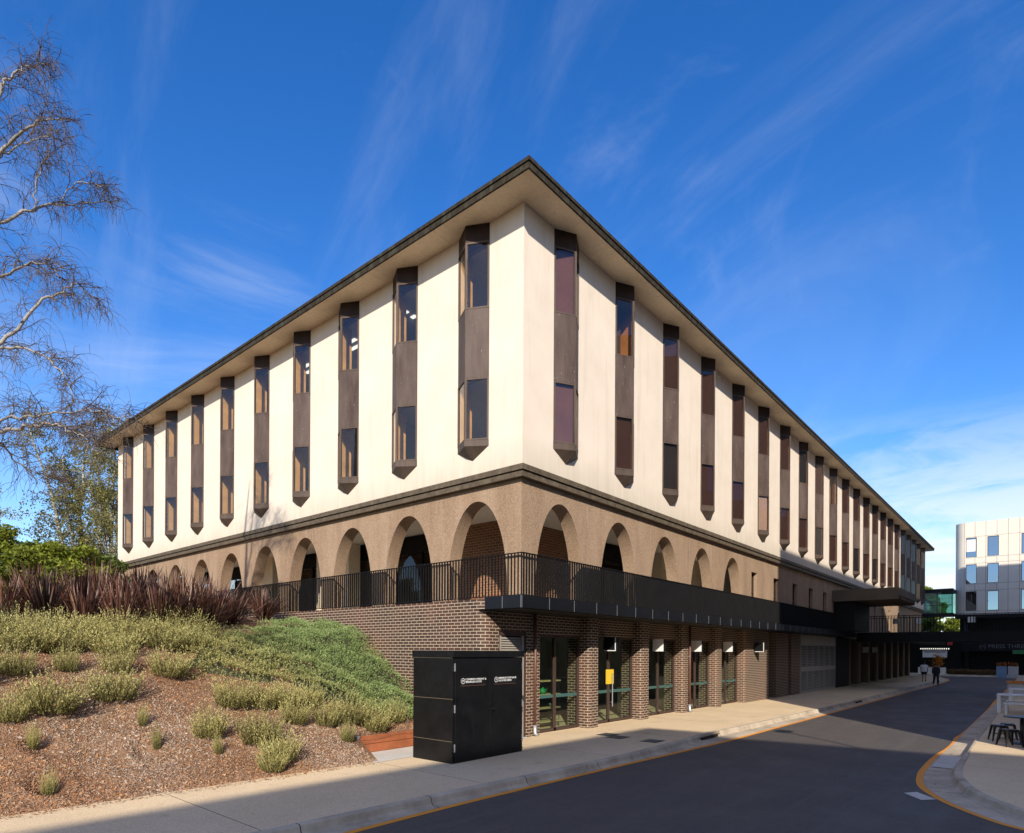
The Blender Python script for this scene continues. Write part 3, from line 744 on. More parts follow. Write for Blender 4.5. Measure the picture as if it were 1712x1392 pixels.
# ---------------- planted bank
BY = [11.1,12.2,13,14,15,16,17.5,19,21,24,30,60]; BZ = [-2.47,-2.1,-1.65,-1.15,-.6,-.1,.35,.65,1.0,1.2,1.3,1.3]
WY = [11.1,12.2,13,14,15,16.2,18,21,24,30,60]; WZ = [-2.3,-2.08,-1.85,-1.45,-.65,.25,.7,1.05,1.2,1.3,1.3]
def bank_z(x, y):
    w = np.clip((x-8.5)/3., 0, 1); w = w*w*(3-2*w)
    y = y-.05*np.clip(8.5-x, 0, 14)*np.clip((14-y)/2.5, 0, 1)
    z = np.interp(y, BY, BZ)*(1-w)+np.interp(y, WY, WZ)*w
    a = np.clip((y-11.1)/1.2, 0, 1)
    return z+a*(.05*np.sin(1.7*x+.6*y)*np.cos(1.3*y-.4*x)+.025*np.sin(4.1*x-2.2*y)+.02*np.cos(5.3*y+3.1*x))
PITS = [(4.4,12.75,.26,.14),(2.75,12.1,.28,.16),(2.9,13.05,.3,.12),(6.5,12.9,.16,.06),(3.9,12.3,.2,.05)]
def bank(x, y):
    z = bank_z(x, y)
    for px_, py_, r, d in PITS:
        q = ((x-px_)**2+(y-py_)**2)/r**2; z = z-d*np.exp(-q*1.4)+d*.35*np.exp(-(q-1.6)**2)
    return z
xg = np.concatenate([np.linspace(-40, -4, 37), np.linspace(-3.9, 11.9, 240)]); n_v = 300
vv = np.concatenate([np.linspace(0, .3, 240), np.linspace(.31, 1., 60)])
X, V_ = np.meshgrid(xg, vv, indexing='ij')
Y0 = np.where(X < 8.5, 11.04+.05*(8.5-np.maximum(X, -6)), 11.04+np.clip((X-8.5)/.28, 0, 1)*1.15)
Y = Y0+(60-Y0)*V_**1.15; Z = bank(X, Y)
nx, ny = X.shape
I = np.arange(nx*ny).reshape(nx, ny)
F = np.stack([I[:-1,:-1], I[1:,:-1], I[1:,1:], I[:-1,1:]], -1).reshape(-1, 4)
b = arr_mesh('planted_bank', np.stack([X, Y, Z], -1).reshape(-1, 3), F, M['mulch'], smooth=True); b['kind'] = 'structure'
# loose bark chips
N = 95000
cx = rng.uniform(-.5, 11.6, N); cy = 11.12+.05*np.maximum(8.5-cx, 0)+(rng.random(N)**1.5)*8.0
ok = (cx < 8.5) | (cy > 12.35); cx, cy = cx[ok], cy[ok]; N = len(cx)
sp_n = 700; cx[:sp_n] = rng.uniform(1., 8.3, sp_n); cy[:sp_n] = 11.05+.05*(8.5-cx[:sp_n])-np.abs(rng.normal(0, .10, sp_n))
cz = bank(cx, cy)+.008; cz[:sp_n] = ZF+.012
L = rng.uniform(.007, .022, N)*(1+.8*(rng.random(N) > .95)); W = L*rng.uniform(.25, .55, N); a = rng.uniform(0, 6.28, N)
ti, tj = rng.normal(0, .35, N), rng.normal(0, .35, N)
ux = np.stack([np.cos(a), np.sin(a), ti], -1)*L[:,None]; uy = np.stack([-np.sin(a), np.cos(a), tj], -1)*W[:,None]
gy = (bank(cx, cy+.05)-bank(cx, cy-.05))/.1
ux[:,2] += ux[:,1]*gy; uy[:,2] += uy[:,1]*gy
c0 = np.stack([cx, cy, cz], -1)
V = np.stack([c0-ux-uy, c0+ux-uy, c0+ux+uy, c0-ux+uy], 1).reshape(-1, 3)
patch = np.sin(1.1*cx+.7*cy)*np.cos(.9*cy-.6*cx)+.25*rng.normal(size=N)
pal = np.array([(.36,.18,.085),(.26,.13,.065),(.42,.255,.145),(.39,.295,.215),(.34,.24,.17),(.47,.385,.30)])
pk = np.where(patch > 0, rng.choice([0,1,2,0,4], N), rng.choice([2,3,4,5,0,3], N))
C = np.concatenate([pal[pk]*rng.uniform(.7, 1.2, (N,1)), np.ones((N,1))], 1)
o = arr_mesh('bark_chip_mulch', V, np.arange(4*N).reshape(-1, 4), M['chips'], colors=np.repeat(C, 4, 0))
tag(o, 'reddish brown and grey bark chips scattered over the planted bank', 'mulch', kind='stuff')

# ---------------- timber edging
o = empty('timber_edging', (8.72, 12.2, ZF), 'two red stained sleepers held by a steel post at the foot of the bank', 'garden edging')
for k in range(2): bevel(MB().box(8.78, 11.86, 12.2, 12.27, ZF+.01+k*.205, ZF+.205+k*.205).build('sleeper', M['edging'], o), .008)
mb = MB(); mb.box(8.70, 8.78, 12.19, 12.2, ZF, ZF+.44); mb.box(8.70, 8.712, 12.2, 12.28, ZF, ZF+.44); mb.box(8.712, 8.78, 12.27, 12.28, ZF, ZF+.44)
mb.build('steel_post', M['steel'], o)

# ---------------- service cabinet
def text_obj(name, body, size, loc, rot, mat, parent, ext=.002, align='LEFT'):
    cu = bpy.data.curves.new(name, 'FONT'); cu.body = body; cu.size = size; cu.extrude = ext; cu.align_x = align; cu.align_y = 'CENTER'
    tmp = bpy.data.objects.new('tmp', cu); col.objects.link(tmp)
    dg = bpy.context.evaluated_depsgraph_get(); me = bpy.data.meshes.new_from_object(tmp.evaluated_get(dg))
    bpy.data.objects.remove(tmp); me.materials.clear()
    me.transform(Matrix.Translation(loc) @ Matrix.Rotation(rot[2], 4, 'Z') @ Matrix.Rotation(rot[0], 4, 'X'))
    return link(name, me, mat, parent)
cx0, cx1, cy0, cy1 = 9.35, 11.72, 9.64, 10.95
cab = empty('service_cabinet', (cx0, cy0, ZF), 'tall black double door hydrant cabinet standing on the footpath against the brick corner', 'cabinet')
bevel(MB().box(cx0, cx1, cy0+.03, cy1, ZF, -.155).build('cabinet_body', M['cab'], cab), .006)
bevel(MB().box(cx0-.02, cx1+.02, cy0-.005, cy1+.02, -.15, 0.).build('top_cap', M['cab'], cab), .006)
xm = 10.5
for a, b_, lbl in ((cx0+.06, xm-.006, 0), (xm+.006, cx1-.05, 1)):
    d = bevel(MB().box(a, b_, cy0, cy0+.034, ZF+.05, -.19).build('door', M['cab'], cab), .005)
    hx = a-.018 if not lbl else b_+.004
    for z in (-.45, -1.35, -2.2): MB().box(hx, hx+.014, cy0-.012, cy0+.02, z, z+.17).build('hinge', M['steel'], d)
    sx0, sx1 = (a+.16, a+.95) if not lbl else (a+.15, a+.92)
    s_ = MB().box(sx0, sx1, cy0-.004, cy0-.0005, -.76, -.60).build('sign_plate', M['black'], d)
    for k, tx in enumerate(('COMBINED HYDRANT &', 'SPRINKLER SYSTEM') if not lbl else ('SPRINKLER STOP VALVE', 'LOCATED INSIDE')):
        text_obj('lettering', tx, .060, (sx0+.145, cy0-.006, -.638-k*.058), (math.pi/2, 0, 0), M['white_paint'], s_)
    text_obj('lettering', 'H' if not lbl else 'V', .075, (sx0+.045, cy0-.006, -.67), (math.pi/2, 0, 0), M['white_paint'], s_)
    mb = MB(); c_, ri, ro = (sx0+.068, -.668), .052, .062
    for k in range(24):
        w0, w1 = 2*math.pi*k/24, 2*math.pi*(k+1)/24
        mb.quad(*[(c_[0]+rr_*math.cos(w), cy0-.0055, c_[1]+rr_*math.sin(w)) for rr_, w in ((ri,w0),(ri,w1),(ro,w1),(ro,w0))])
    mb.build('symbol_ring', M['white_paint'], s_)
    MB().box(sx0, sx1, cy0-.0048, cy0-.0008, -.779, -.769).build('sign_stripe', M['pipe'], s_)
    if lbl:
        mb = MB(); mb.tube([(a+.05, cy0-.03, -1.34), (a+.05, cy0, -1.34)], .02, 10); mb.tube([(a+.05, cy0-.032, -1.34), (a+.16, cy0-.032, -1.35)], .011, 8)
        mb.build('handle', M['black'], d)
mb = MB()
for z in (-1.06, -1.98): mb.box(cx0-.003, cx0+.01, cy0+.03, cy1, z, z+.012)
mb.box(cx0-.003, cx0+.01, cy0+.04, cy1, -.165, -.156)
mb.build('seam_strip', plain('brass_seam', (.22,.18,.12), .4, .1, 4, .5), cab)

# ---------------- blade signs
def blade(x, y1, dark, lab):
    o = empty('blade_sign', (x, y1, .25), lab, 'shop sign', 'square blade signs along the brick wall')
    y0 = y1-.47
    bevel(MB().box(x, x+.17, y0, y1, .0, .48).build('sign_box', M['panel'], o), .006)
    MB().box(x-.006, x-.001, y0+.012, y1-.012, .012, .468).build('sign_face', M['panel'] if dark else M['white_paint'], o)
    if dark:
        mb = MB(); mb.box(x-.010, x-.0065, y0+.012, y1-.012, .012, .04); mb.box(x-.010, x-.0065, y0+.012, y0+.045, .04, .468)  # white strips paint sunlight on the bottom and outer edges
        mb.build('lit_edge', M['white_paint'], o)
    MB().box(x+.05, x+.11, y1+.001, y1+.06, .08, .4).build('bracket', M['black'], o)
blade(17.9, 11.22, True, 'dark faced blade sign with a pale edge over the first glass door')
blade(21.3, 11.22, False, 'white blade sign nearest the camera, beside the third brick pillar')
blade(24.7, 11.22, False, 'white blade sign half hidden behind the pillar with the downpipe')
blade(28.1, 11.22, False, 'white blade sign between the last pillar and the long brick wall')
blade(31.3, 10.89, True, 'dark faced blade sign with a pale edge on the long brick wall')
blade(57.2, 11.22, False, 'white blade sign far along the wall, before the sunlit pillar')
blade(60.9, 11.22, False, 'white blade sign far along the wall, catching a patch of sun')

# ---------------- shop contents
tag(MB().box(18.2, 18.70, 11.325, 11.332, -1.12, -.62).build('notice', M['yellow'], origin=(18.45, 11.33, -.87)), 'yellow notice stuck on the glass of the shop door', 'notice')
o = tag(MB().box(17.26, 17.5, 11.325, 11.332, -.80, -.53).build('notice', M['pink'], origin=(17.38, 11.33, -.66)), 'small pink notice on the shop glass beside the brick pillar', 'notice')
sh = empty('shelf_unit', (15.6, 12.2, ZF), 'pale timber shelves with thin dark posts inside the first shop window', 'shelf')
for z in (-.98, -1.42, -1.86, -2.28): bevel(MB().box(15.25, 16.52, 12.0, 12.34, z, z+.045).build('shelf_board', M['shelf_wood'], sh), .005)
for x, y in ((15.3, 12.03), (16.46, 12.03), (15.3, 12.31), (16.46, 12.31)): MB().tube([(x, y, ZF+.006), (x, y, -.9)], .012, 6).build('post', M['black'], sh)
mb = MB(); mb.lathe([(.06,0),(.10,.03),(.115,.10),(.08,.17),(.03,.19),(.02,.22)], (15.75, 12.15, -1.375), 16); mb.tube([(15.86,12.15,-1.3),(15.93,12.15,-1.26),(15.96,12.15,-1.2)], .014, 6)
o = mb.build('teapot', M['leaf_green'], origin=(15.75, 12.15, -1.375), smooth=True); tag(o, 'green teapot on the second shelf in the first shop window', 'teapot')
pp = empty('trailing_plant', (16.2, 12.12, -1.815), 'trailing green plant in a pale pot on the shop shelf', 'pot plant')
MB().lathe([(.05,0),(.08,.12),(.07,.12),(.06,.10)], (16.2, 12.12, -1.815), 14).build('pot', M['white_paint'], pp, smooth=True)
mb = MB()
for k in range(60):
    a_ = random.uniform(0, 6.28); r_ = random.uniform(.02, .16); z_ = -1.68-max(0, r_-.07)*random.uniform(0, 4)
    x_, y_ = 16.2+r_*math.cos(a_), 12.12+r_*math.sin(a_); s_ = .035
    mb.quad((x_-s_,y_,z_),(x_,y_-s_,z_+.02),(x_+s_,y_,z_),(x_,y_+s_,z_-.03))
mb.build('leaves', M['leaf_green'], pp)
for lab, x0, x1, y0, y1, z1 in (('white counter standing behind the second shop window', 18.6, 19.4, 12.6, 13.2, -1.3), ('white counter behind the glass below the nearest white sign', 21.7, 22.7, 12.3, 13.0, -1.45), ('pale display counter behind the shop window before the last pillar', 25.0, 26.1, 12.2, 12.9, -1.1)):
    o = empty('counter', (x0, y0, ZF), lab, 'counter', 'shop counters behind the glass')
    bevel(MB().box(x0+.03, x1-.03, y0+.03, y1-.02, ZF+.006, z1-.05).build('counter_body', M['white_paint'], o), .006)
    bevel(MB().box(x0, x1, y0, y1, z1-.05, z1).build('counter_top', M['white_paint'], o), .006)
o = empty('banner', (29.5, 12.3, ZF), 'narrow pink banner stand behind the last shop window', 'banner')
MB().box(29.35, 29.65, 12.3, 12.31, ZF+.06, -.6).build('banner_sheet', M['pink'], o); MB().box(29.3, 29.7, 12.2, 12.41, ZF+.006, ZF+.055).build('banner_base', M['steel'], o)

# ================================================================== OTHER BUILDINGS
t = NT('pale_cladding'); p = t.pos()
c = t.ramp(t.noise(.6, 4, .6, p), [(.3, (.68,.62,.53)), (.7, (.75,.685,.59))])
sp = t.n('ShaderNodeSeparateXYZ'); t.l(p, sp.inputs[0])
jm = t.n('ShaderNodeMath', operation='PINGPONG'); t.l(sp.outputs['Y'], jm.inputs[0]); jm.inputs[1].default_value = .505
jl = t.n('ShaderNodeMath', operation='LESS_THAN'); t.l(jm.outputs[0], jl.inputs[0]); jl.inputs[1].default_value = .018
c = t.mix(jl.outputs[0], c, (.17,.16,.15))
M['clad'] = t.bsdf(c, .6, 0, spec=.3)
mod = empty('modern_building', (90, 8, ZF), 'pale panelled block with a rounded corner and blue windows across the end of the street', 'building')
WYs = [(5.9, 6.92), (3.87, 4.91), (.85, 1.87), (-1.2, -.15), (-4.2, -3.2), (-6.2, -5.2), (-9.2,-8.2), (-11.2,-10.2)]; WZs = [(4.98, 7.22), (8.14, 10.38), (11.22, 13.5)]
mb = MB()
yhi = 6.95
cuts = sorted(WYs)
y = -25
for a, b_ in cuts+[(yhi-.02, yhi-.02)]:
    mb.box(90, 90.3, y, a, 4.53, 15.3)
    if b_ > a:
        z = 4.53
        for z0, z1 in WZs: mb.box(90, 90.3, a, b_, z, z0); z = z1
        mb.box(90, 90.3, a, b_, z, 15.3)
    y = b_
q = [(90, yhi-.02)]+[(91.05-1.05*math.cos(R(k)), yhi-.02+1.05*math.sin(R(k))) for k in range(10, 91, 10)]+[(110, yhi+1.03), (110, -25), (90.32, -25), (90.32, yhi-.02)]
mb.prism(q, 4.53, 15.3)
mb.build('cladding', M['clad'], mod)
for a, b_ in WYs:
    for z0, z1 in WZs:
        mb = MB(); mb.box(90.12, 90.2, a, a+.05, z0, z1); mb.box(90.12, 90.2, b_-.05, b_, z0, z1); mb.box(90.12, 90.2, a+.05, b_-.05, z0, z0+.05); mb.box(90.12, 90.2, a+.05, b_-.05, z1-.05, z1)
        w = mb.build('window', M['dark'], mod)
        MB().box(90.15, 90.17, a+.05, b_-.05, z0+.05, z1-.05).build('pane', M['glass_blue'], w)
MB().box(90.13, 90.149, 5.95, 6.87, 11.9, 13.3).build('blind', M['white_paint'], mod)
mb = MB()
for z in (4.9, 7.3, 8.06, 10.46, 11.14, 13.58): mb.box(89.992, 90.0, -25, yhi-.05, z, z+.02)
mb.build('panel_joint', M['panel'], mod)
mb = MB(); mb.box(92.2, 110, -25, 7.6, ZF, 4.53); mb.build('recessed_front', M['dark'], mod)
mb = MB(); mb.box(89.9, 92.2, -25, 7.4, .25, 1.35); mb.box(89.9, 92.2, -25, 7.9, 4.1, 4.529); mb.build('bulkhead', M['dark'], mod)
for y in (6.8, 1., -5, -11, -17): MB().tube([(90.6, y, ZF), (90.6, y, 4.1)], .22, 14).build('column', M['panel'], mod, smooth=True)
mb = MB()
for k in range(90): mb.box(90., 90.03, 7.2-k*.2, 7.23-k*.2, 1.35, 2.3)
mb.box(89.99, 90.04, -11, 7.25, 2.3, 2.35); mb.build('railing', M['panel'], mod)
text_obj('lettering', '(\u2022) PRESS THRESHOLDS', .62, (89.89, 5.6, .8), (math.pi/2, 0, -math.pi/2), plain('grey_letter', (.12,.12,.13), .6), mod, .01)
tag(MB().box(89.7, 89.8, .9, 2.6, -.05, .4).build('shop_sign', M['green'], origin=(89.75, 1.7, .17)), 'long green sign under the dark bulkhead of the pale block', 'sign')
tag(MB().box(89.7, 89.8, .3, 1.5, -1.0, -.5).build('shop_sign', M['green'], origin=(89.75, .9, -.75)), 'short green sign below the long green one', 'sign')
tag(MB().box(88.2, 88.3, 8.0, 8.5, .95, 1.4).build('shop_sign', M['red'], origin=(88.25, 8.25, 1.2)), 'small red sign beyond the footbridge at the foot of the glass link', 'sign')
# link bridge
lk = empty('link_bridge', (89.5, 11, 4.4), 'glazed teal link bridge joining the office block to the pale block', 'bridge')
MB().box(88, 91, 7.95, 20, 7.1, 7.55).build('roof_beam', M['panel'], lk); MB().box(88, 91, 7.95, 20, 4.35, 4.7).build('floor_beam', M['panel'], lk)
for x in (88.05, 90.9):
    MB().box(x, x+.03, 7.95, 20, 4.7, 7.1).build('glazing', M['glass_teal'], lk)
mb = MB()
for k in range(9): mb.box(88.0, 88.1, 8.0+k*1.45, 8.07+k*1.45, 4.7, 7.1)
mb.box(88.02, 88.08, 8.0, 20, 5.6, 5.65); mb.build('mullion', M['panel'], lk)
# distant gabled block
dbd = empty('distant_building', (118, 20, ZF), 'grey building with a low pitched roof seen past the end of the office block', 'building')
MB().box(112, 130, 14.5, 34, ZF, 8.6).build('wall', M['planter_grey'], dbd)
mb = MB(); mb.add([(111,14,8.6),(131,14,8.6),(131,35,8.6),(111,35,8.6),(111,24.5,12.6),(131,24.5,12.6)], [(0,1,5,4),(2,3,4,5),(0,4,3),(1,2,5)]); mb.build('roof', plain('slate_roof', (.16,.19,.20), .7), dbd)
# footbridge
fb = empty('footbridge', (49.5, 3, 1.0), 'dark footbridge with black railings crossing over the street', 'footbridge')
MB().box(48.05, 51, -4.2, 9.79, .75, 1.38).build('deck', M['dark'], fb)
for x in (48.1, 50.9):
    mb = MB(); y = -4.2
    while y < 9.7: mb.box(x-.006, x+.006, y, y+.025, 1.38, 2.45); y += .17
    mb.box(x-.02, x+.02, -4.2, 9.75, 2.45, 2.49); mb.build('railing', M['black_rail'], fb)
for k, y in enumerate((7.9, 6.55, 3.6)):
    tag(MB().box(51.0, 51.02, y-.2, y+.2, 2.05, 2.42).build('white_sign', M['white_paint'], origin=(51.01, y, 2.2)), ('white square panel on the footbridge railing nearest the office block', 'white square panel on the footbridge railing, second from the office block', 'white square panel on the footbridge railing in front of the glass link')[k], 'notice', 'white panels on the footbridge')
# off-camera neighbours that shade the street
t_wall = plain('neighbour_wall', (.36,.33,.29), .85, .08, .5)
def neighbour(lab, pts, top, wins):
    o = empty('neighbouring_building', (pts[0][0], pts[0][1], ZR), lab, 'building')
    MB().prism(pts, ZR, top).build('wall', t_wall, o)
    (ax, ay), (bx, by) = wins
    n_ = int(math.hypot(bx-ax, by-ay)/3.2); d = Vector((bx-ax, by-ay, 0)).normalized(); nn = Vector((d.y, -d.x, 0))
    for k in range(n_):
        for fz in range(int((top-ZR-2)/3.6)):
            c_ = Vector((ax, ay, 0))+d*(1.6+3.2*k); z = ZR+1.4+3.6*fz
            a_, b__ = c_-d*.7, c_+d*.7; e = nn*.05; f = nn*-.05
            MB().prism([((a_+e).x,(a_+e).y),((a_+f).x,(a_+f).y),((b__+f).x,(b__+f).y),((b__+e).x,(b__+e).y)], z, z+1.9).build('window', M['glass_blue'], o)
neighbour('tall neighbouring block behind the photographer whose shadow covers the near road', [(-8.55,-12.18),(-60,-9.9),(-60,-60),(-1.5,-60)], 15.45, ((-40,-10.5),(-9,-11.9)))
neighbour('neighbouring block across the street whose shadow falls beyond the sunlit strip of road', [(15.1,-4),(15.1,-18),(40.5,-18),(40.5,-4)], 16.6, ((40.5,-4),(15.2,-4)))
neighbour('taller neighbouring block farther along the street, shading the far end of the office block', [(48.9,-4.3),(48.9,-32),(70,-32),(70,-4.3)], 23.6, ((70,-4.3),(49,-4.3)))
# street lamp whose arm shadow lies on the sunlit road
lp = empty('street_lamp', (6.6, -6.6, ZF), 'grey street lamp with a long arm standing beside the road behind the camera', 'street lamp')
MB().tube([(6.6,-6.6,ZF),(6.6,-6.6,5.2)], [.09,.06], 10).build('pole', M['steel'], lp, smooth=True)
MB().tube([(6.6,-6.6,5.2),(7.9,-5.2,5.4),(9.25,-3.5,5.45)], .045, 8).build('arm', M['steel'], lp, smooth=True)
MB().box(9.1, 9.7, -3.55, -3.15, 5.40, 5.52).build('lamp_head', M['steel'], lp)
# ================================================================== STREET FURNITURE
tb = empty('picnic_table', (33, 0, ZF), 'long white picnic table with square legs beside the kerb on the right', 'table')
bevel(MB().box(32.6, 33.4, -1.6, 1.45, -1.735, -1.675).build('tabletop', M['white_paint'], tb), .01)
for x in (32.62, 33.26):
    for y in (-1.5, 1.31): bevel(MB().box(x, x+.12, y, y+.13, ZF, -1.736).build('leg', M['white_paint'], tb), .008)
for lab, x in (('white bench on the near side of the white picnic table', 32.05), ('white bench on the far side of the white picnic table', 33.75)):
    b = empty('bench', (x, 0, ZF), lab, 'bench', 'benches at the picnic table')
    bevel(MB().box(x, x+.32, -1.5, 1.2, -2.05, -2.0).build('seat', M['white_paint'], b), .008)
    for y in (-1.4, 1.08): bevel(MB().box(x+.03, x+.29, y, y+.08, ZF, -2.051).build('leg', M['white_paint'], b), .006)
tp = empty('picnic_table', (38.5, -.2, ZF), 'second white picnic table farther along, behind the first one', 'table')
bevel(MB().box(38.1, 38.9, -1.6, 1.25, -1.735, -1.675).build('tabletop', M['white_paint'], tp), .01)
for x in (38.12, 38.76):
    for y in (-1.5, 1.1): MB().box(x, x+.12, y, y+.13, ZF, -1.736).build('leg', M['white_paint'], tp)
pb = empty('planter_box', (46.5, 0, ZF), 'pale grey planter box with an orange timber rim beyond the white tables', 'planter')
bevel(MB().box(45.9, 47.5, -1.5, 1.55, ZF, -1.72).build('box', M['planter_grey'], pb), .02)
mb = MB()
mb.box(45.85, 47.55, 1.42, 1.6, -1.719, -1.62); mb.box(45.85, 47.55, -1.55, -1.37, -1.719, -1.62); mb.box(45.85, 46.03, -1.37, 1.42, -1.719, -1.62); mb.box(47.37, 47.55, -1.37, 1.42, -1.719, -1.62)
mb.build('rim', M['orange_timber'], pb); MB().box(46.03, 47.37, -1.37, 1.42, -1.718, -1.68).build('soil', M['soil'], pb)
rt = empty('cafe_table', (21.75, .42, ZF), 'round black cafe table on a single pedestal at the right edge', 'table')
c0 = (21.75, .42, ZF)
MB().lathe([(.0,.72),(.40,.72),(.41,.735),(.40,.75),(0,.75)], c0, 32).build('tabletop', M['black'], rt)
MB().lathe([(.045,.03),(.045,.719)], c0, 12).build('pedestal', M['black'], rt, smooth=True)
MB().lathe([(0,0),(.24,0),(.24,.015),(.06,.045),(0,.045)], c0, 24).build('base', M['black'], rt)
def stool(loc, rz, lab):
    s = empty('cafe_stool', loc, lab, 'stool', 'black stools round the cafe table', rz)
    mb = MB(); mb.prism([(-.15,-.15),(.15,-.15),(.15,.15),(-.15,.15)], .43, .45); o = mb.build('seat', M['black'], s, world=False); bevel(o, .02, 3)
    mb = MB()
    for a, b in (((-.14,-.14),(.14,-.14)), ((.14,-.14),(.14,.14)), ((.14,.14),(-.14,.14)), ((-.14,.14),(-.14,-.14))): mb.tube([(*a,.40),(*b,.40)], .012, 4)
    for q in (.17,): mb.tube([(-q,-q,.2),(q,q,.2)], .008, 4); mb.tube([(-q,q,.2),(q,-q,.2)], .008, 4)
    mb.build('brace', M['black'], s, world=False)
    for sx in (-1, 1):
        for sy in (-1, 1):
            mb = MB(); a, b = (sx*.135, sy*.135), (sx*.205, sy*.205)
            mb.add([(a[0]-.035,a[1]-.028,.43),(a[0]+.035,a[1]-.028,.43),(a[0]+.035,a[1]+.028,.43),(a[0]-.035,a[1]+.028,.43),(b[0]-.016,b[1]-.014,0),(b[0]+.016,b[1]-.014,0),(b[0]+.016,b[1]+.014,0),(b[0]-.016,b[1]+.014,0)], [(0,1,2,3),(7,6,5,4),(0,4,5,1),(1,5,6,2),(2,6,7,3),(3,7,4,0)])
            mb.build('leg', M['black'], s, world=False)
stool((22.15, .92, ZF), .3, 'black metal stool nearest the kerb, left of the round table')
stool((21.05, .66, ZF), .6, 'black metal stool nearest the camera, in front of the round table')
stool((22.75, .75, ZF), .1, 'black metal stool behind the round table')
stool((21.2, .12, ZF), .2, 'black metal stool at the right edge of the picture, beside the round table')

# things under the footbridge at the far end
for lab, x, y0, y1, m in (('pale blue planter box far off below the dark bulkhead', 83.6, 2.9, 3.75, M['planter_blue']), ('grey planter box far off, right of the pale blue one', 83.8, 1.95, 2.8, M['planter_grey'])):
    o = empty('planter_box', (x, (y0+y1)/2, ZR), lab, 'planter', 'planter boxes at the far junction')
    MB().box(x, x+.8, y0, y1, ZR, -1.35).build('box', m, o)
    V, C = [], []
    for k in range(160):
        p = np.array([x+random.uniform(.05,.75), random.uniform(y0+.05,y1-.05), -1.35+random.uniform(0,.35)]); s_ = .06
        d = rng.normal(size=(2,3)); V += [p-d[0]*s_, p+d[1]*s_, p+d[0]*s_, p-d[1]*s_]; C += [(*random.choice([(.45,.13,.02),(.30,.10,.03),(.05,.08,.02)]), 1)]*4
    arr_mesh('flowers', np.array(V), np.arange(len(V)).reshape(-1,4), M['foliage'], o, colors=np.array(C))
o = empty('sign_board', (88.1, 9.6, 0), 'white board with a dark stripe at the foot of the glass link bridge', 'sign')
MB().box(88.1, 88.2, 8.5, 10.9, -.5, .3).build('board', M['white_paint'], o); MB().box(88.08, 88.099, 8.6, 10.8, .1, .2).build('stripe', M['black'], o)
tag(MB().box(86.9, 87.3, 8.5, 11.2, ZF, -1.65).build('low_wall', M['white_paint'], origin=(87, 9.8, ZF)), 'low white wall behind the two walkers', 'wall')
tag(MB().box(91.5, 92, 7.45, 30, ZF, 2.2).build('screen_wall', M['dark'], origin=(91.7, 18, ZF)), 'low dark wall below the glass link bridge', 'wall')
o = empty('lamp_strip', (88.1, 9.8, .5), 'row of small white lamps above the white board below the link bridge', 'lamp')
MB().box(88.12, 88.2, 8.2, 11.3, .42, .62).build('lamp_rail', M['dark'], o)
for k in range(14): MB().box(88.08, 88.119, 8.3+k*.21, 8.39+k*.21, .45, .59).build('bulb', M['lamp'], o)

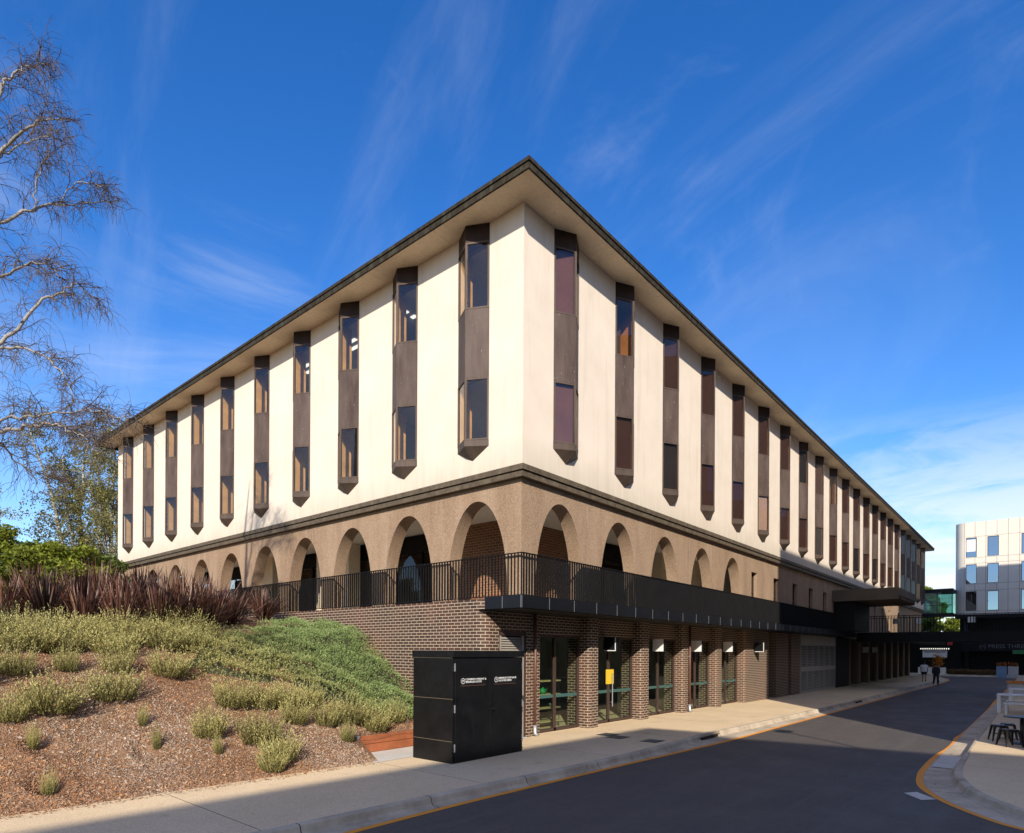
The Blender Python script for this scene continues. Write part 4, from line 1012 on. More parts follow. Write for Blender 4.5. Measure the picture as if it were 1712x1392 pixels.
# ================================================================== PEOPLE
def person(base, rz, lab, J, clothes, hair_len):
    """J: joint table; one skinned body, garments and hair as children"""
    V, E, Rr, idx = [], [], [], {}
    def add(n, p, r, par=None):
        idx[n] = len(V); V.append(p); Rr.append(r)
        if par: E.append((idx[par], idx[n]))
    add('pelvis', J['pelvis'], .125); add('waist', J['waist'], .11, 'pelvis'); add('chest', J['chest'], .135, 'waist')
    add('neck', J['neck'], .052, 'chest'); add('jaw', J['jaw'], .068, 'neck'); add('skull', J['skull'], .092, 'jaw'); add('crown', J['crown'], .06, 'skull')
    fx = .095; add('nose', (J['jaw'][0]+fx+.012, J['jaw'][1], J['jaw'][2]+.055), .014, 'jaw')
    for s, sy in (('l', 1), ('r', -1)):
        add('hip'+s, J['hip'+s], .092, 'pelvis'); add('knee'+s, J['knee'+s], .056, 'hip'+s); add('calf'+s, tuple(.6*np.array(J['knee'+s])+.4*np.array(J['ankle'+s])), .055, 'knee'+s)
        add('ankle'+s, J['ankle'+s], .038, 'calf'+s); add('toe'+s, J['toe'+s], .03, 'ankle'+s)
        add('sho'+s, J['sho'+s], .058, 'chest'); add('elb'+s, J['elb'+s], .040, 'sho'+s); add('wri'+s, J['wri'+s], .027, 'elb'+s)
        w, e = np.array(J['wri'+s]), np.array(J['elb'+s]); d = (w-e)/np.linalg.norm(w-e)
        palm = w+d*.055; add('palm'+s, tuple(palm), .030, 'wri'+s)
        for k, (off, ln) in enumerate(((-.03,.062),(-.010,.072),(.010,.068),(.028,.052))):
            kn = palm+d*.04+np.array([off,0,0]); add(f'kn{k}{s}', tuple(kn), .0095, 'palm'+s); add(f'ft{k}{s}', tuple(kn+d*ln+np.array([0,-sy*.015,0])), .008, f'kn{k}{s}')
        th = palm+np.array([.042, -sy*.012, -.015]); add('th'+s, tuple(th), .010, 'palm'+s); add('tht'+s, tuple(th+d*.03+np.array([.008,0,0])), .008, 'th'+s)
    me = bpy.data.meshes.new('person'); me.from_pydata(V, E, []); me.update()
    o = bpy.data.objects.new('tmp', me); col.objects.link(o)
    md = o.modifiers.new('skin', 'SKIN'); md.use_smooth_shade = True
    for i, r_ in enumerate(Rr): me.skin_vertices[0].data[i].radius = (r_, r_)
    me.skin_vertices[0].data[0].use_root = True
    ss = o.modifiers.new('sub', 'SUBSURF'); ss.levels = ss.render_levels = 1
    dg = bpy.context.evaluated_depsgraph_get(); bm_ = bpy.data.meshes.new_from_object(o.evaluated_get(dg)); bpy.data.objects.remove(o)
    body = link('person', bm_, M['skin'], smooth=True); body.location = base; body.rotation_euler = (0, 0, rz); tag(body, lab, 'person')
    for nm, mat, rings, tubes in clothes:
        mb = MB()
        if rings:
            n = 14; b0 = len(mb.v)
            for (x, y, z, rx, ry) in rings:
                for k in range(n): mb.v.append((x+rx*math.cos(2*math.pi*k/n), y+ry*math.sin(2*math.pi*k/n), z))
            for i in range(len(rings)-1):
                for k in range(n): mb.f.append((b0+i*n+k, b0+i*n+(k+1)%n, b0+(i+1)*n+(k+1)%n, b0+(i+1)*n+k)); mb.m.append(0); mb.uv.append(None)
        for pts, rad in tubes: mb.tube(pts, rad, 10)
        mb.build(nm, mat, body, world=False, smooth=True)
    hx, hy, hz = J['skull']; mb = MB(); prof = [(.0,.125),(.06,.115),(.10,.07),(.112,.02),(.108,-.03)]
    mb.lathe(prof, (hx-.018, hy, hz), 14)
    for s in 'lr':
        ax, ay, az = J['ankle'+s]; tx, ty, tz = J['toe'+s]; sh = MB(); sh.tube([(ax-.05, ay, az-.03), (ax+.02, ay, az-.035), (tx, ty, tz+.005), (tx+.06, ty, tz)], [.035,.045,.042,.02], 8); sh.build('shoe', M['cloth_dark'], body, world=False, smooth=True)
    if hair_len: mb.lathe([(.075,-.02),(.07,-.12),(.05,-hair_len)], (hx-.055, hy, hz), 10)
    mb.build('hair', M['hair'], body, world=False, smooth=True)
    return body
def base_pose(st, arm):
    J = dict(pelvis=(0,0,.95), waist=(0,0,1.12), chest=(.01,0,1.34), neck=(.02,0,1.47), jaw=(.035,0,1.545), skull=(.03,0,1.62), crown=(.02,0,1.68))
    for s, sy, f in (('l', 1, st), ('r', -1, -st)):
        J['hip'+s] = (0, sy*.095, .90); J['knee'+s] = (.06+f*.55, sy*.1, .50)
        J['ankle'+s] = (f*1.0-(.16 if f < 0 else -.02), sy*.1, .085+(.10 if f < 0 else 0)); J['toe'+s] = (J['ankle'+s][0]+.15, sy*.115, .035 if f >= 0 else .07)
        J['sho'+s] = (0, sy*.185, 1.395); J['elb'+s] = (-f*arm*.7-.02, sy*.245, 1.11); J['wri'+s] = (-f*arm*1.5+.07, sy*.25, .88)
    return J
J = base_pose(.16, .8)
sl = [([J['sho'+s], tuple(.45*np.array(J['sho'+s])+.55*np.array(J['elb'+s]))], [.085,.075]) for s in 'lr']
sh_ = [([J['hip'+s], tuple(.35*np.array(J['hip'+s])+.65*np.array(J['knee'+s]))], [.125,.105]) for s in 'lr']
person((63.6, 7.75, ZF), .12, 'person in a loose white T-shirt and dark shorts walking along the footpath', J,
  [('t_shirt', M['shirt'], [(0,0,.86,.17,.215),(0,0,1.0,.165,.21),(0,0,1.2,.16,.205),(0.01,0,1.36,.15,.205),(.01,0,1.43,.11,.17),(.015,0,1.48,.07,.08)], sl),
   ('shorts', M['cloth_dark'], [(0,0,.78,.15,.19),(0,0,.90,.155,.2),(0,0,1.0,.14,.185)], sh_)], .2)
J = base_pose(.24, .9)
sl = [([J['sho'+s], J['elb'+s], tuple(.15*np.array(J['elb'+s])+.85*np.array(J['wri'+s]))], [.085,.075,.055]) for s in 'lr']
lg = [([J['hip'+s], J['knee'+s], J['ankle'+s]], [.115,.085,.07]) for s in 'lr']
person((61.0, 6.62, ZR+.005), math.pi+.25, 'person in a dark jacket and dark trousers in mid stride at the kerb', J,
  [('jacket', M['cloth_dark'], [(0,0,.76,.17,.22),(0,0,.95,.17,.22),(0,0,1.2,.165,.215),(0.01,0,1.36,.155,.21),(.01,0,1.44,.11,.17),(.015,0,1.49,.075,.085)], sl),
   ('trousers', M['denim'], [(0,0,.80,.14,.185),(0,0,.92,.145,.19),(0,0,1.02,.13,.175)], lg)], 0)

# ================================================================== PLANTS
def quads_mesh(name, V, C, mat, parent=None, **k):
    V = np.asarray(V, np.float32).reshape(-1, 3); C = np.asarray(C, np.float32).reshape(-1, 4)
    return arr_mesh(name, V, np.arange(len(V)).reshape(-1, 4), mat, parent, colors=C, **k)
def sprigs(roots, dirs, lens, nl, lw, ll, col_lo, col_hi, bend=.25, jit=.15):
    """upright leafy stems: returns quads and colours (vectorised)"""
    n = len(roots); V, C = [], []
    for k in range(nl):
        t = (k+.4)/nl
        p = roots+dirs*(lens*t)[:,None]; p[:,2] -= bend*lens*t*t*.5
        a = rng.uniform(0, 6.28, n); up = dirs*1.15+rng.normal(0, .25, (n,3))
        side = np.stack([np.cos(a), np.sin(a), rng.normal(0,.2,n)], -1)
        ld = up*.8+side*.6; ld /= np.linalg.norm(ld, axis=1)[:,None]
        w = np.cross(ld, rng.normal(size=(n,3))); w /= np.linalg.norm(w, axis=1)[:,None]+1e-6
        l_ = ll*rng.uniform(.6, 1.25, n)*(1-.35*t); wd = lw*rng.uniform(.7, 1.2, n)
        tip = p+ld*l_[:,None]; mid = p+ld*(l_*.5)[:,None]
        V.append(np.stack([p, mid+w*wd[:,None], tip, mid-w*wd[:,None]], 1))
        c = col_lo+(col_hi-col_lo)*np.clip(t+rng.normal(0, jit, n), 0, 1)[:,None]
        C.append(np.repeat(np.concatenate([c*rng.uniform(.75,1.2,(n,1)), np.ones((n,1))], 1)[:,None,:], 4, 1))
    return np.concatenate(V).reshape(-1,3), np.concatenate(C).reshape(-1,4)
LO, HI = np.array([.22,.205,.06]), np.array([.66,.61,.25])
GLO, GHI = np.array([.17,.235,.065]), np.array([.46,.58,.24])
def shrub_mesh(h, n):
    a = rng.uniform(0, 6.28, n); r_ = np.sqrt(rng.random(n))*.36
    roots = np.stack([r_*np.cos(a), r_*np.sin(a), np.zeros(n)-.02], -1)
    d = np.stack([np.cos(a)*r_*1.9, np.sin(a)*r_*1.9, np.full(n, 1.25)], -1)+rng.normal(0, .24, (n,3)); d /= np.linalg.norm(d, axis=1)[:,None]
    ln = h*rng.uniform(.45, 1.15, n)*(1-.35*(r_/.36)**2)
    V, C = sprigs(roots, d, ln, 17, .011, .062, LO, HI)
    S, SC = [], []
    e = roots+d*ln[:,None]; e[:,2] -= .12*ln
    w = np.cross(d, rng.normal(size=(n,3))); w = w/np.linalg.norm(w, axis=1)[:,None]*.004
    S = np.stack([roots-w, roots+w, e+w*.3, e-w*.3], 1).reshape(-1,3); SC = np.tile(np.array([.10,.075,.04,1.]), (4*n,1))
    return np.concatenate([V, S]), np.concatenate([C, SC])
shr = []
for k in range(5):
    V, C = shrub_mesh(.80, 185); o = quads_mesh('olive_shrub', V, C, M['foliage']); col.objects.unlink(o); shr.append(o)
SH = [(2.9,15.11,.69),(3.76,15.24,.49),(4.71,15.27,.71),(5.6,14.97,.88),(2.58,13.77,.6),(3.2,13.99,1.11),(4.3,14.22,1.02),(6.49,13.77,.87),(7.2,13.7,.95),(7.75,13.55,.8),(5.62,12.85,.7),(6.51,12.57,.95),(7.55,12.96,.68),(6.61,11.78,.8),(6.24,11.5,.6),(8.29,12.78,.7),(8.9,12.85,.9),(9.5,12.6,.85),(8.42,12.13,.36),(5.57,12.35,.18),(2.76,13.1,.2),(2.75,12.1,.22),(4.6,12.75,.18),(4.54,13.35,.19),
 (2.2,14.9,.9),(1.6,14.2,.9),(8.3,13.6,.7),(10.3,12.75,.6)]
BASIN = {19:1, 20:1, 21:1, 22:1}
wh = ['at the left edge below the crest','between two larger tufts high on the left','high on the left part of the bank','below the middle of the crest','at the left edge, halfway down the bank','broad and bushy, left of the bare earth','bushy, above the bare earth','on the middle of the slope, left one of a touching pair','on the middle of the slope, right one of the touching pair','small, below the green ground cover, third of the close group','leggy, in the middle of the bare mulch','broad, low in the middle of the mulch','pale, between the broad one and the green cover','straw coloured, nearest the footpath','lowest of all, touching the straw coloured one','below the green cover, left of the timber edging','bushy, above the timber edging','next to the green cover above the timber edging','tiny, at the steel end post of the timber edging','tiny sprout in the middle of the bare mulch','tiny sprout in the upper left hollow','tiny sprout in the lowest hollow near the footpath','tiny sprout beside the middle hollow','tiny sprout on the bare earth','at the very left edge under the crest row','half outside the left edge of the picture','small, tucked under the green cover','small, between green cover and timber edging']
def put_shrub(k, x, y, w, lab, h=1.):
    o = shr[k%5].copy(); col.objects.link(o); o.name = 'olive_shrub'
    o.location = (x, y, float(bank(np.array(x), np.array(y)))); o.rotation_euler = (random.uniform(-.12,.12), random.uniform(-.12,.12), random.uniform(0, 6.28)); s = w/1.02
    o.scale = (s, s, (.62+.58*s)*h); tag(o, lab, 'shrub', 'olive green tufted shrubs on the bank')
for k, (x, y, w) in enumerate(SH): put_shrub(k, x, y, w*.98, 'olive green tufted shrub, '+wh[k])
n_row = 0
for y0, x0, x1, st in ((16.25,2.0,6.9,.5),(16.8,2.1,7.2,.5),(17.25,2.2,7.6,.55)):
    x = x0
    while x < x1:
        put_shrub(n_row, x+random.uniform(-.15,.15), y0+random.uniform(-.22,.22), random.uniform(.55,1.15), 'olive green shrub in the dense row along the crest below the red flax', random.uniform(.7,1.1)); n_row += 1; x += st*random.uniform(.8, 1.35)
# green ground cover
PG = [(5.9,15.2),(7.0,16.3),(7.9,16.8),(8.7,17.5),(10.0,18.3),(11.83,18.6),(11.83,13.7),(11.5,13.1),(10.9,12.65),(10.1,12.9),(9.7,13.3),(8.9,13.6),(8.4,14.3),(7.4,14.7)]
def inside(x, y, pg):
    r_ = np.zeros(len(x), bool); j = len(pg)-1
    for i in range(len(pg)):
        (xi, yi), (xj, yj) = pg[i], pg[j]
        r_ ^= ((yi > y) != (yj > y)) & (x < (xj-xi)*(y-yi)/(yj-yi+1e-9)+xi); j = i
    return r_
N = 30000; x, y = rng.uniform(5.8, 11.85, N), rng.uniform(12.5, 18.7, N); ok = inside(x+.22*rng.normal(size=N), y+.22*rng.normal(size=N), PG) & (x < 11.86); x, y = x[ok], y[ok]; N = len(x)
lump = .5+.5*np.sin(3.1*x+1.3*np.sin(2.2*y))*np.sin(2.9*y+1.1*np.sin(2.7*x)); fine = .5+.5*np.sin(9*x+3*y)*np.sin(8*y-4*x)
hh = .06+.27*lump+.10*fine
gy, gx = (bank_z(x, y+.1)-bank_z(x, y-.1))/.2, (bank_z(x+.1, y)-bank_z(x-.1, y))/.2
nr = np.stack([-gx, -gy, np.ones(N)], -1); nr /= np.linalg.norm(nr, axis=1)[:,None]
roots = np.stack([x, y, bank(x, y)], -1)+nr*(hh-.06)[:,None]
d = nr+rng.normal(0, .45, (N,3)); d /= np.linalg.norm(d, axis=1)[:,None]
g = np.clip((x-7.6)/2.2+(y-15.2)/6+.25*rng.normal(size=N)+.3*(lump-.5), 0, 1)[:,None]
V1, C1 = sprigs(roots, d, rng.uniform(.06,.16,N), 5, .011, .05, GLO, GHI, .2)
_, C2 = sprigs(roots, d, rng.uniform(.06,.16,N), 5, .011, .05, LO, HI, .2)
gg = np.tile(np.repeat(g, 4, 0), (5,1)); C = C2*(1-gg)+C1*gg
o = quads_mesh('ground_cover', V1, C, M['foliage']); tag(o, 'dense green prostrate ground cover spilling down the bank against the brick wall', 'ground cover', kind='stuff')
# under-mass so that the mat is not see-through
xg2 = np.linspace(5.6, 11.86, 130); yg2 = np.linspace(12.4, 18.8, 130); X, Y = np.meshgrid(xg2, yg2, indexing='ij')
ins = inside(X.ravel(), Y.ravel(), PG).reshape(X.shape).astype(float)
for _ in range(3): ins[1:-1,1:-1] = (ins[1:-1,1:-1]*2+ins[:-2,1:-1]+ins[2:,1:-1]+ins[1:-1,:-2]+ins[1:-1,2:])/6
lm = .5+.5*np.sin(3.1*X+1.3*np.sin(2.2*Y))*np.sin(2.9*Y+1.1*np.sin(2.7*X))
Z = bank(X, Y)-.09+ins**4*(.04+.24*lm)
I = np.arange(X.size).reshape(X.shape); F = np.stack([I[:-1,:-1], I[1:,:-1], I[1:,1:], I[:-1,1:]], -1).reshape(-1,4)
o = arr_mesh('ground_cover_stems', np.stack([X, Y, Z], -1).reshape(-1,3), F, plain('stem_mass', (.045,.05,.02), .9, .4, 9), smooth=True); tag(o, 'dark stems under the green ground cover', 'ground cover', kind='stuff')
# flax
def flax_mesh(n, H):
    V, F, C = [], [], []
    for k in range(n):
        a = random.uniform(0, 6.28); tilt = abs(random.gauss(0, .46))+.05; L_ = H*random.uniform(.55, 1.1); w = random.uniform(.013,.026)
        b = np.array([math.cos(a)*random.uniform(0,.22), math.sin(a)*random.uniform(0,.22), -.05]); d = np.array([math.cos(a)*math.sin(tilt), math.sin(a)*math.sin(tilt), math.cos(tilt)])
        side = np.array([-math.sin(a+random.uniform(-.9,.9)), math.cos(a+random.uniform(-.5,.5)), 0]); droop = random.uniform(.0,.5)*tilt
        base = np.array(random.choice([(.085,.032,.022),(.125,.052,.035),(.055,.024,.018),(.17,.080,.052),(.30,.20,.14)] if k%3 else [(.075,.033,.025),(.12,.058,.044)]))
        n0 = len(V); ns = 7
        for i in range(ns+1):
            t = i/ns; p = b+d*L_*t; p[2] -= droop*L_*t**2.2; ww = w*(.55+1.1*t if t < .4 else 1.0*(1-((t-.4)/.6)**2.2))+.0015
            up = np.cross(d, side)*ww*.55
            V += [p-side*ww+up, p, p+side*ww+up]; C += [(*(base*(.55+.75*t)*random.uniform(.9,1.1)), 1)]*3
            if i: q = n0+3*(i-1); F += [(q,q+1,q+4,q+3),(q+1,q+2,q+5,q+4)]
    return np.array(V), np.array(F), np.array(C)
fl = []
for k in range(4):
    V, F, C = flax_mesh(165, 1.75); o = arr_mesh('flax_plant', V, F, M['flax'], colors=C); col.objects.unlink(o); fl.append(o)
FX = [(3.3,18.6,.85),(4.1,18.2,.95),(4.8,18.0,1.0),(5.5,17.7,1.0),(6.45,17.8,1.1),(7.3,18.2,1.1),(8.2,18.8,1.05),(9.3,19.9,1.0),(10.95,20.9,.9),(5.0,19.2,1.1),(6.2,19.3,1.15),(7.4,19.6,1.15),(8.6,20.3,1.1),(4.0,19.4,1.0),(6.9,20.6,1.2),(5.9,20.5,1.1)]
fw = ['farthest left, low','second from the left','third from the left','fourth from the left, front of the row','large, left of the arches','large, in front of the arches','in front of the last dark arch','standing clear against the arcade pier','last on the right, at the end of the brick wall','in the back row on the left','in the back row, middle','in the back row, right of the middle','in the back row, right','in the back row, farthest left','hidden at the back, centre','hidden at the back, left']
for k, ((x, y, s), w_) in enumerate(zip(FX, fw)):
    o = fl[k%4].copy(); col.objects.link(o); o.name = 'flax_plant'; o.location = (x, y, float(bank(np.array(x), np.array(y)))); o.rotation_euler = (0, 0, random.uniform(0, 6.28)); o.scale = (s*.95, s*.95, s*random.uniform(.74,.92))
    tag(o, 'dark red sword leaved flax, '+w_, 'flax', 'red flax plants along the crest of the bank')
# garden bed at the far kerb
V, C = [], []
n = 900; x, y = rng.uniform(86.8, 88.2, n), rng.uniform(3.9, 8.3, n)
V, C = sprigs(np.stack([x, y, np.full(n, ZF)], -1), np.stack([rng.normal(0,.3,n), rng.normal(0,.3,n), np.ones(n)], -1), rng.uniform(.2,.75,n), 4, .05, .22, np.array([.05,.05,.02]), np.array([.22,.12,.05]))
tag(quads_mesh('garden_bed', V, C, M['foliage']), 'low mixed planting along the far kerb', 'planting', kind='stuff')

# ---------------- trees
def leaf_quads(P_, size, lo, hi, flat=.0):
    n = len(P_); d = rng.normal(size=(n,3)); d /= np.linalg.norm(d, axis=1)[:,None]; w = np.cross(d, rng.normal(size=(n,3))); w /= np.linalg.norm(w, axis=1)[:,None]
    s = size*rng.uniform(.55, 1.25, n)[:,None]
    V = np.stack([P_-d*s, P_+w*s*.55, P_+d*s, P_-w*s*.55], 1).reshape(-1,3)
    c = lo+(hi-lo)*rng.random((n,1)); return V, np.repeat(np.concatenate([c, np.ones((n,1))], 1), 4, 0)
def branchlet(p, d, L_, ns, wob, droop):
    pts = [np.array(p, float)]; d = np.array(d, float); d /= np.linalg.norm(d)
    for i in range(ns):
        d = d+rng.normal(0, wob, 3); d[2] -= droop*(i+1)/ns; d /= np.linalg.norm(d); pts.append(pts[-1]+d*L_/ns)
    return pts
def rad(r0, r1, n): return [r0+(r1-r0)*i/(n-1) for i in range(n)]
LIMBS = {
'L1':[(2.3, 16.55, 7.97), (2.53, 16.13, 9.34), (2.74, 15.73, 9.75), (2.99, 15.14, 10.11), (3.21, 14.56, 10.11), (3.41, 14.03, 9.92)],
'L1b':[(2.3, 16.55, 9.06), (2.64, 16.31, 10.59), (2.82, 16.25, 11.38), (2.9, 16.16, 11.62), (3.07, 16.11, 11.87), (3.35, 15.94, 12.11), (3.56, 15.85, 12.2)],
'L1c':[(2.74, 15.73, 9.75), (3.04, 15.84, 10.16), (3.43, 15.84, 10.6), (3.8, 15.87, 10.82)],
'L2':[(2.29, 16.57, 7.37), (2.59, 16.52, 8.41), (2.87, 16.5, 8.83), (3.47, 16.26, 9.36), (3.99, 16.11, 9.66), (4.71, 15.88, 9.98)],
'L2b':[(3.39, 16.36, 9.32), (3.46, 16.43, 9.9), (3.55, 16.47, 10.37), (3.64, 16.53, 10.67)],
'L2c':[(3.82, 16.16, 9.56), (3.96, 15.84, 9.9), (4.18, 15.43, 9.89), (4.42, 15.14, 9.73)],
'L3':[(2.29, 16.57, 6.29), (2.51, 15.69, 7.14), (2.66, 15.21, 7.14), (2.88, 14.49, 7.13), (3.05, 13.83, 7.0), (3.16, 13.39, 6.64)],
'L4':[(2.28, 16.57, 5.33), (2.66, 16.29, 5.98), (3.02, 16.17, 6.48), (3.45, 16.13, 7.3), (3.8, 16.03, 7.6), (4.1, 15.98, 7.88), (4.47, 15.86, 7.63)],
'L5':[(2.28, 16.57, 5.21), (2.56, 15.94, 5.78), (2.78, 15.37, 5.86), (3.11, 14.68, 5.65), (3.35, 14.09, 5.22), (3.5, 13.76, 4.67)],
'L6':[(2.28, 16.58, 3.4), (2.46, 15.59, 4.02), (2.62, 14.95, 4.1), (2.8, 14.27, 4.03), (2.99, 13.59, 4.0), (3.12, 13.13, 3.9), (3.31, 12.6, 3.66), (3.44, 12.14, 3.5)],
'L7':[(2.46, 15.59, 4.02), (2.67, 14.73, 4.28), (2.93, 13.82, 4.19), (3.19, 13.05, 4.13), (3.43, 12.3, 4.04), (3.67, 11.56, 3.81)],
'L8':[(2.28, 16.57, 3.16), (2.63, 16.94, 3.91), (2.98, 16.99, 4.39), (3.22, 17.17, 4.16), (3.64, 17.14, 3.92), (4.03, 17.15, 3.88)],
'TR':[(2.28, 16.57, 0.27), (2.28, 16.57, 2.2), (2.28, 16.57, 4.6), (2.29, 16.56, 7.01), (2.3, 16.55, 9.06), (2.44, 16.54, 11.19), (2.66, 16.44, 12.5), (2.8, 16.43, 12.97)],
}
# bare weeping birch at the left
bt = empty('bare_birch', (2.28, 16.57, .2), 'bare weeping birch with pale limbs and fine purple twigs reaching in from the left edge', 'tree')
mt, mbx, mtw = MB(), MB(), MB()
mt.tube(LIMBS['TR'], [.20,.18,.155,.125,.10,.06,.03,.012], 12)
R0 = {'L1':.055,'L1b':.045,'L1c':.02,'L2':.055,'L2b':.016,'L2c':.014,'L3':.04,'L4':.05,'L5':.04,'L6':.05,'L7':.028,'L8':.035}
nodes = []
for k, pts in LIMBS.items():
    if k == 'TR': continue
    sp_ = spline(pts, 5); sp_ = [p+rng.normal(0, .022, 3) if 0 < i < len(sp_)-1 else p for i, p in enumerate(sp_)]
    mbx.tube(sp_, rad(R0[k], .006, len(sp_)), 7)
    for i in range(4, len(sp_)): nodes.append((sp_[i], sp_[i]-sp_[i-1], i/len(sp_)))
for zt in np.linspace(4.5, 12.4, 14): nodes.append((np.array([2.3+.02*zt*0, 16.55, zt]), np.array([rng.normal(.4,.6), rng.normal(-.2,.8), .5]), .5))
ntw = 0
for p, d, t in nodes:
    for _ in range(1 if t < .6 else 2):
        dd = d/np.linalg.norm(d)*.7+rng.normal(0, .55, 3)+np.array([.1,0,.25]); b1 = branchlet(p, dd, rng.uniform(.3, .8)*(1.2-.75*t), 6, .2, .10)
        mtw.tube(b1, rad(.010, .004, len(b1)), 4, False)
        for j in (2, 3, 4, 5, 6):
            for _q in range(1 if j < 4 else 2):
                b2 = branchlet(b1[j], (b1[j]-b1[j-1])/.15+rng.normal(0, .9, 3), rng.uniform(.22, .62), 6, .14, .42)
                mtw.tube(b2, rad(.0042, .0022, len(b2)), 3, False); ntw += 1
                if rng.random() < .3:
                    b3 = branchlet(b2[3], (b2[3]-b2[2])/.1+rng.normal(0, .8, 3), rng.uniform(.15, .35), 4, .12, .5); mtw.tube(b3, rad(.004, .0024, len(b3)), 3, False)
mt.build('trunk', M['birch'], bt, smooth=True); mbx.build('limb', M['branch'], bt, smooth=True); tw_ = mtw.build('crown', M['twig'], bt)

def leafy_birch(loc, H, lab, stems, nleaf, lo, hi, spread, lsize=.075, group='birches behind the bank'):
    t_ = empty('silver_birch', loc, lab, 'tree', group)
    mt, mc = MB(), MB(); P_ = []
    for (dx, dy, hs) in stems:
        ns = 9; top = np.array([dx, dy, H*hs]); sp_ = [np.array([0.,0.,0.])]
        for i in range(1, ns+1): f = i/ns; sp_.append(np.array([dx*f**1.5, dy*f**1.5, H*hs*f])+rng.normal(0, .09, 3)*(i < ns))
        mt.tube([np.array(loc)+p for p in sp_], rad(.21*hs, .03, ns+1), 8)
        for i in range(2, ns+1):
            for _ in range(4 if i > 2 else 2):
                a = rng.uniform(0, 6.28); b1 = branchlet(sp_[i]-(sp_[i]-sp_[i-1])*rng.random(), (math.cos(a), math.sin(a), .75), spread*rng.uniform(.45,1.)*(1.1-.5*i/ns), 7, .16, .12)
                mc.tube([np.array(loc)+p for p in b1], rad(.032, .007, 8), 5, False)
                for j in range(2, 8):
                    for _q in range(1):
                        b2 = branchlet(b1[j], (b1[j]-b1[j-1])*3+rng.normal(0,.6,3), rng.uniform(.5,1.3), 6, .12, .5)
                        mc.tube([np.array(loc)+p for p in b2], rad(.006, .003, 7), 3, False); P_ += b2[2:]
    mt.build('trunk', M['birch'], t_, smooth=True); mc.build('branches', M['bark'], t_)
    P_ = np.array(P_); P_ = P_[rng.integers(0, len(P_), nleaf)]+rng.normal(0, .13, (nleaf,3))
    V, C = leaf_quads(P_+np.array(loc), lsize, lo, hi); quads_mesh('crown', V, C, M['foliage'], t_)
OL, OH = np.array([.15,.15,.04]), np.array([.36,.32,.11])
leafy_birch((12.5, 48.6, 1.25), 14., 'forked white trunked birch with thin olive leaves behind the red flax', [(-2.6,.2,.95),(.7,.3,1.),(-.9,-.5,.8)], 17000, OL, OH, 3.1)
leafy_birch((14.2, 47.6, 1.25), 14.6, 'pale trunked birch close to the end of the office block', [(.25,.3,1.),(-.9,.5,.85),(.5,-.2,.75)], 18000, OL, OH, 3.0)
leafy_birch((6.5, 46., 1.25), 12.5, 'thin leaved birch beyond the bushes at the far left', [(-.4,.2,1.),(-1.2,-.4,.8)], 8500, OL, OH, 2.8)
leafy_birch((17., 58., 1.2), 16., 'birch farther back, showing between the trunks beside the building', [(.3,.2,1.),(-1.3,0,.8)], 15000, OL, OH, 3.3)
def bush_tree(loc, H, W, lab, n, lo, hi, lsize, name='bushy_tree', group='green trees behind the bank'):
    t_ = empty(name, loc, lab, 'tree', group); mt = MB()
    mt.tube([np.array(loc)+np.array(p) for p in ((0,0,-.2),(.05,.03,H*.25),(-.04,.06,H*.6))], [.11,.08,.04], 8)
    cl = []
    for k in range(34):
        a = rng.uniform(0, 6.28); z = H*rng.uniform(.12, .98); r_ = W*math.sqrt(rng.random())*(1-.75*max(0, z/H-.45)/.55)
        c = np.array([r_*math.cos(a), r_*math.sin(a), z]); cl.append((c, rng.uniform(.28,.6)*W*.55))
        mt.tube([np.array(loc)+np.array((0,0,z*.55)), np.array(loc)+c*np.array([.5,.5,.85]), np.array(loc)+c], [.03,.02,.008], 5, False)
    mt.build('trunk', M['bark'], t_)
    P_ = []
    for c, r_ in cl:
        m = n//len(cl); d = rng.normal(size=(m,3)); d /= np.linalg.norm(d, axis=1)[:,None]
        P_.append(c+d*(r_*rng.random((m,1))**.45)*np.array([1,1,.8]))
    P_ = np.concatenate(P_)+rng.normal(0, .05, (sum(len(q) for q in P_),3))
    V, C = leaf_quads(P_+np.array(loc), lsize, lo, hi); quads_mesh('crown', V, C, M['foliage'], t_)
G1, G2 = np.array([.10,.135,.015]), np.array([.32,.36,.045]); G3, G4 = np.array([.05,.08,.015]), np.array([.15,.20,.04])
bush_tree((5.6,33.2,1.25), 3.9, 1.5, 'bright yellow green bushy tree at the far left behind the flax', 11000, G1, G2, .085)
bush_tree((7.3,33.0,1.25), 3.5, 1.5, 'bright green bushy tree left of the white birch trunk', 11000, G1, G2, .085)
bush_tree((8.6,32.6,1.25), 3.2, 1.4, 'bright green bushy tree in front of the white birch trunk', 10000, G1, G2, .085)
bush_tree((9.9,33.2,1.25), 2.9, 1.3, 'mid green bushy tree between the two birch trunks', 7500, G3, G4*1.2, .11)
bush_tree((11.2,41,1.2), 3.2, 1.6, 'dark green bushy tree touching the end of the arcade', 6500, G3, G4, .12)
bush_tree((4.2,30.6,1.25), 3.0, 1.6, 'mid green bushy tree at the left edge of the picture', 7000, G1*.8, G2*.8, .10)
bush_tree((6.4,30.5,1.25), 2.6, 1.5, 'low bright green bush close behind the flax on the left', 6500, G1*.85, G2*.85, .09)
bush_tree((8.0,38,1.25), 3.7, 1.9, 'dark green bushy tree standing behind the bright green ones', 7000, G3, G4, .13)
bush_tree((128,15.4,ZF), 13.5, 4.5, 'sunny green tree behind the glass link bridge', 9000, G1, G2, .42, 'street_tree', 'trees beyond the link bridge')
bush_tree((134,21.5,ZF), 12., 5., 'second green tree behind the glass link bridge, nearer the office block', 9000, G1, G2, .42, 'street_tree', 'trees beyond the link bridge')
